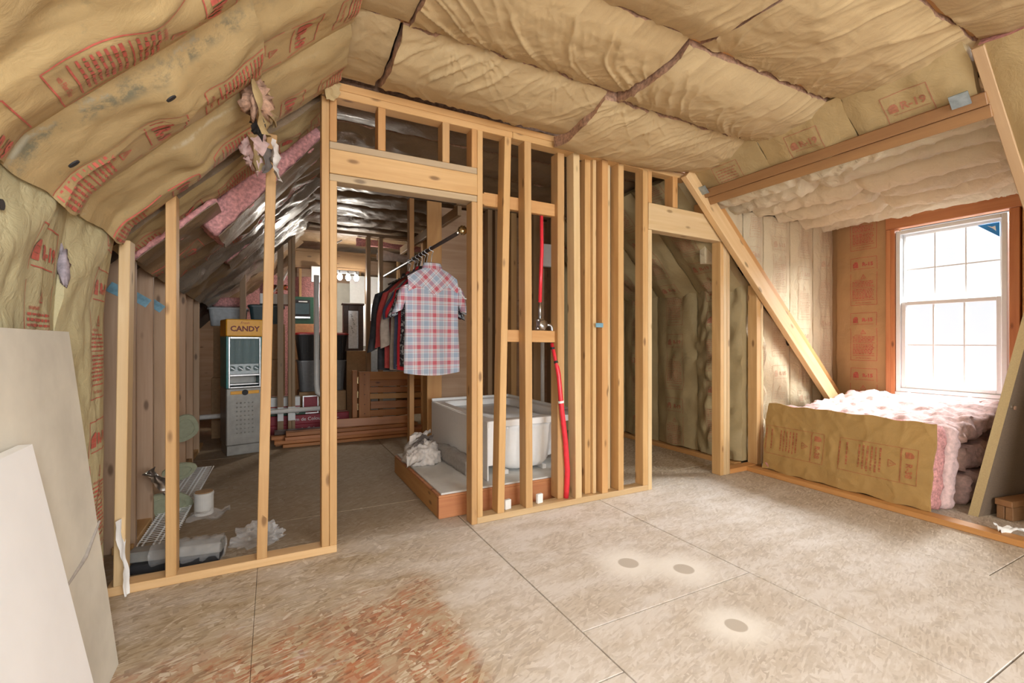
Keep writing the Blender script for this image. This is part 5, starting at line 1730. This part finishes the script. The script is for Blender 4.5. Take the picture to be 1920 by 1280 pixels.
# ---- junk on the floor behind the left studs
t = thing('wire_shelf', 'white ventilated wire shelf lying on the floor by the left knee wall', 'shelf', (-.62, 3.12, .0), math.radians(-1))
for x in (-.03, -.005, .045, .07, .12):
    MB().tube([(x, .02, .012), (x + .03, 1.55, .055)], .005, 6).build('rod', 'white', t)
cw = MB()
for k in range(52):
    y = .05 + k * .029
    cw.tube([(-.03, y, .018 + y * .028), (.14, y, .018 + y * .028)], .0018, 4, caps=False)
cw.build('cross_wires', 'white', t)
t = thing('paper_roll', 'white cylindrical tub standing on the storage floor', 'tub', (-.393, 3.58, 0))
MB().lathe([(.052, 0), (.054, .005), (.054, .125), (.056, .126), (.056, .140), (.050, .142), (0, .142)], 28).build('body', 'cement', t)
MB().lathe([(.050, .1425), (.050, .147), (0, .148)], 28).build('lid', 'cardboard', t)
for k, (c, sz, rz, ry, lb) in enumerate((((-.60, 3.62, .06), (.15, .012, .11), .6, .3, 'pale green foam plate scrap propped behind the left stud, lowest'),
                                          ((-.58, 3.95, .20), (.10, .012, .07), .2, -.2, 'pale foam plate scrap against the knee wall boards, middle one'),
                                          ((-.60, 4.30, .45), (.09, .012, .12), .3, .2, 'pale green foam disc hanging on the knee wall boards'))):
    t = thing('foam_plate', lb, 'foam', c, rz, 'pale foam pieces along the knee wall')
    a = [(sz[0] * math.cos(q) * (1 + .1 * math.sin(3 * q + k)), 0, sz[2] * math.sin(q)) for q in np.linspace(0, 2 * PI, 20, endpoint=False)]
    b2 = [(p[0], .014, p[2]) for p in a]
    MB().loft([a, b2]).build('disc', 'foam_pale', t, rot=(.4, ry, 0))
    rg = [(p[0] * .7, -.002, p[2] * .7) for p in a]
    MB().tube(rg + [rg[0]], .004, 5, caps=False).build('rim', 'foam_pale', t, rot=(.4, ry, 0))
t = thing('foil_bundle', 'long grey trim bundle wrapped in clear film just behind the bottom plate', 'bundle', (-.62, 2.86, 0), math.radians(-9))
MB().box((.0, -.03, .045), (.40, .05, .095)).build('trim_strip', 'machine_grey', t, bevel=.004)
MB().box((.02, -.06, .0), (.39, .07, .044)).build('dark_strip', 'black', t, bevel=.004)
sleeve = []
for i in range(26):
    f = i / 25
    sleeve.append([( .10 + f * .30, (.072 + .012 * math.sin(i * 1.1 + k * 1.7 + math.sin(i * .7))) * math.cos(2 * PI * k / 12), .062 + (.058 + .012 * math.sin(i * .9 + k * 2.3)) * math.sin(2 * PI * k / 12)) for k in range(12)])
MB().loft(sleeve, caps=False).build('film_sleeve', 'film', t, smooth=True)
t = thing('plastic_bag', 'crumpled clear plastic bag on the floor behind the second stud', 'bag', (-.07, 2.94, 0))
th = np.linspace(0, 2 * PI, 36, endpoint=False); ph = np.linspace(.05, PI * .52, 18)
T_, P_ = np.meshgrid(th, ph)
d = 1 + .45 * fbm(np.cos(T_) * np.sin(P_) * 2.4 + 9, np.sin(T_) * np.sin(P_) * 2.4 + np.cos(P_) * 3, 12, 3)
MB().loft([[(.115 * d[i, k] * math.cos(T_[i, k]) * math.sin(P_[i, k]), .08 * d[i, k] * math.sin(T_[i, k]) * math.sin(P_[i, k]), max(.002, .10 * d[i, k] * math.cos(P_[i, k]) + .006)) for k in range(36)] for i in range(18)]).build('bag_film', 'film', t, smooth=False)
P = rag_strip(None, (-.47, 3.40, .02), (.22, -.04, .02), (.02, .10, .03), 61, 'film', 'plastic_scrap', (10, 8), .04)
tag(P, 'torn clear plastic scrap beside the white tub', 'plastic')
P = rag_strip(None, (-.60, 2.555, .34), (.03, -.02, -.33), (.015, .06, .0), 63, 'white', 'paper_strip', (14, 6), .012)
tag(P, 'torn white paper strip hanging at the end of the left wall', 'paper')
P = rag_strip(None, (-.66, 3.3, .36), (.10, .02, -.16), (.05, .12, .02), 64, 'steel', 'foil_scrap', (10, 8), .04)
tag(P, 'crumpled silver foil scrap on the knee wall boards', 'foil')
t = thing('metal_channel', 'grey ribbed metal channel leaning inside the closet beside the stud', 'channel', (2.40, 2.86, .0))
MB().box((-.02, -.015, 0), (.05, .015, .34)).build('channel', 'steel', t, rot=(-.25, 0, 0), bevel=.002)
for k in range(6):
    MB().box((-.018, -.019, .03 + k * .05), (.048, -.0155, .05 + k * .05)).build('slot', 'black', t, rot=(-.25, 0, 0))

SC.view_layers[0].update()
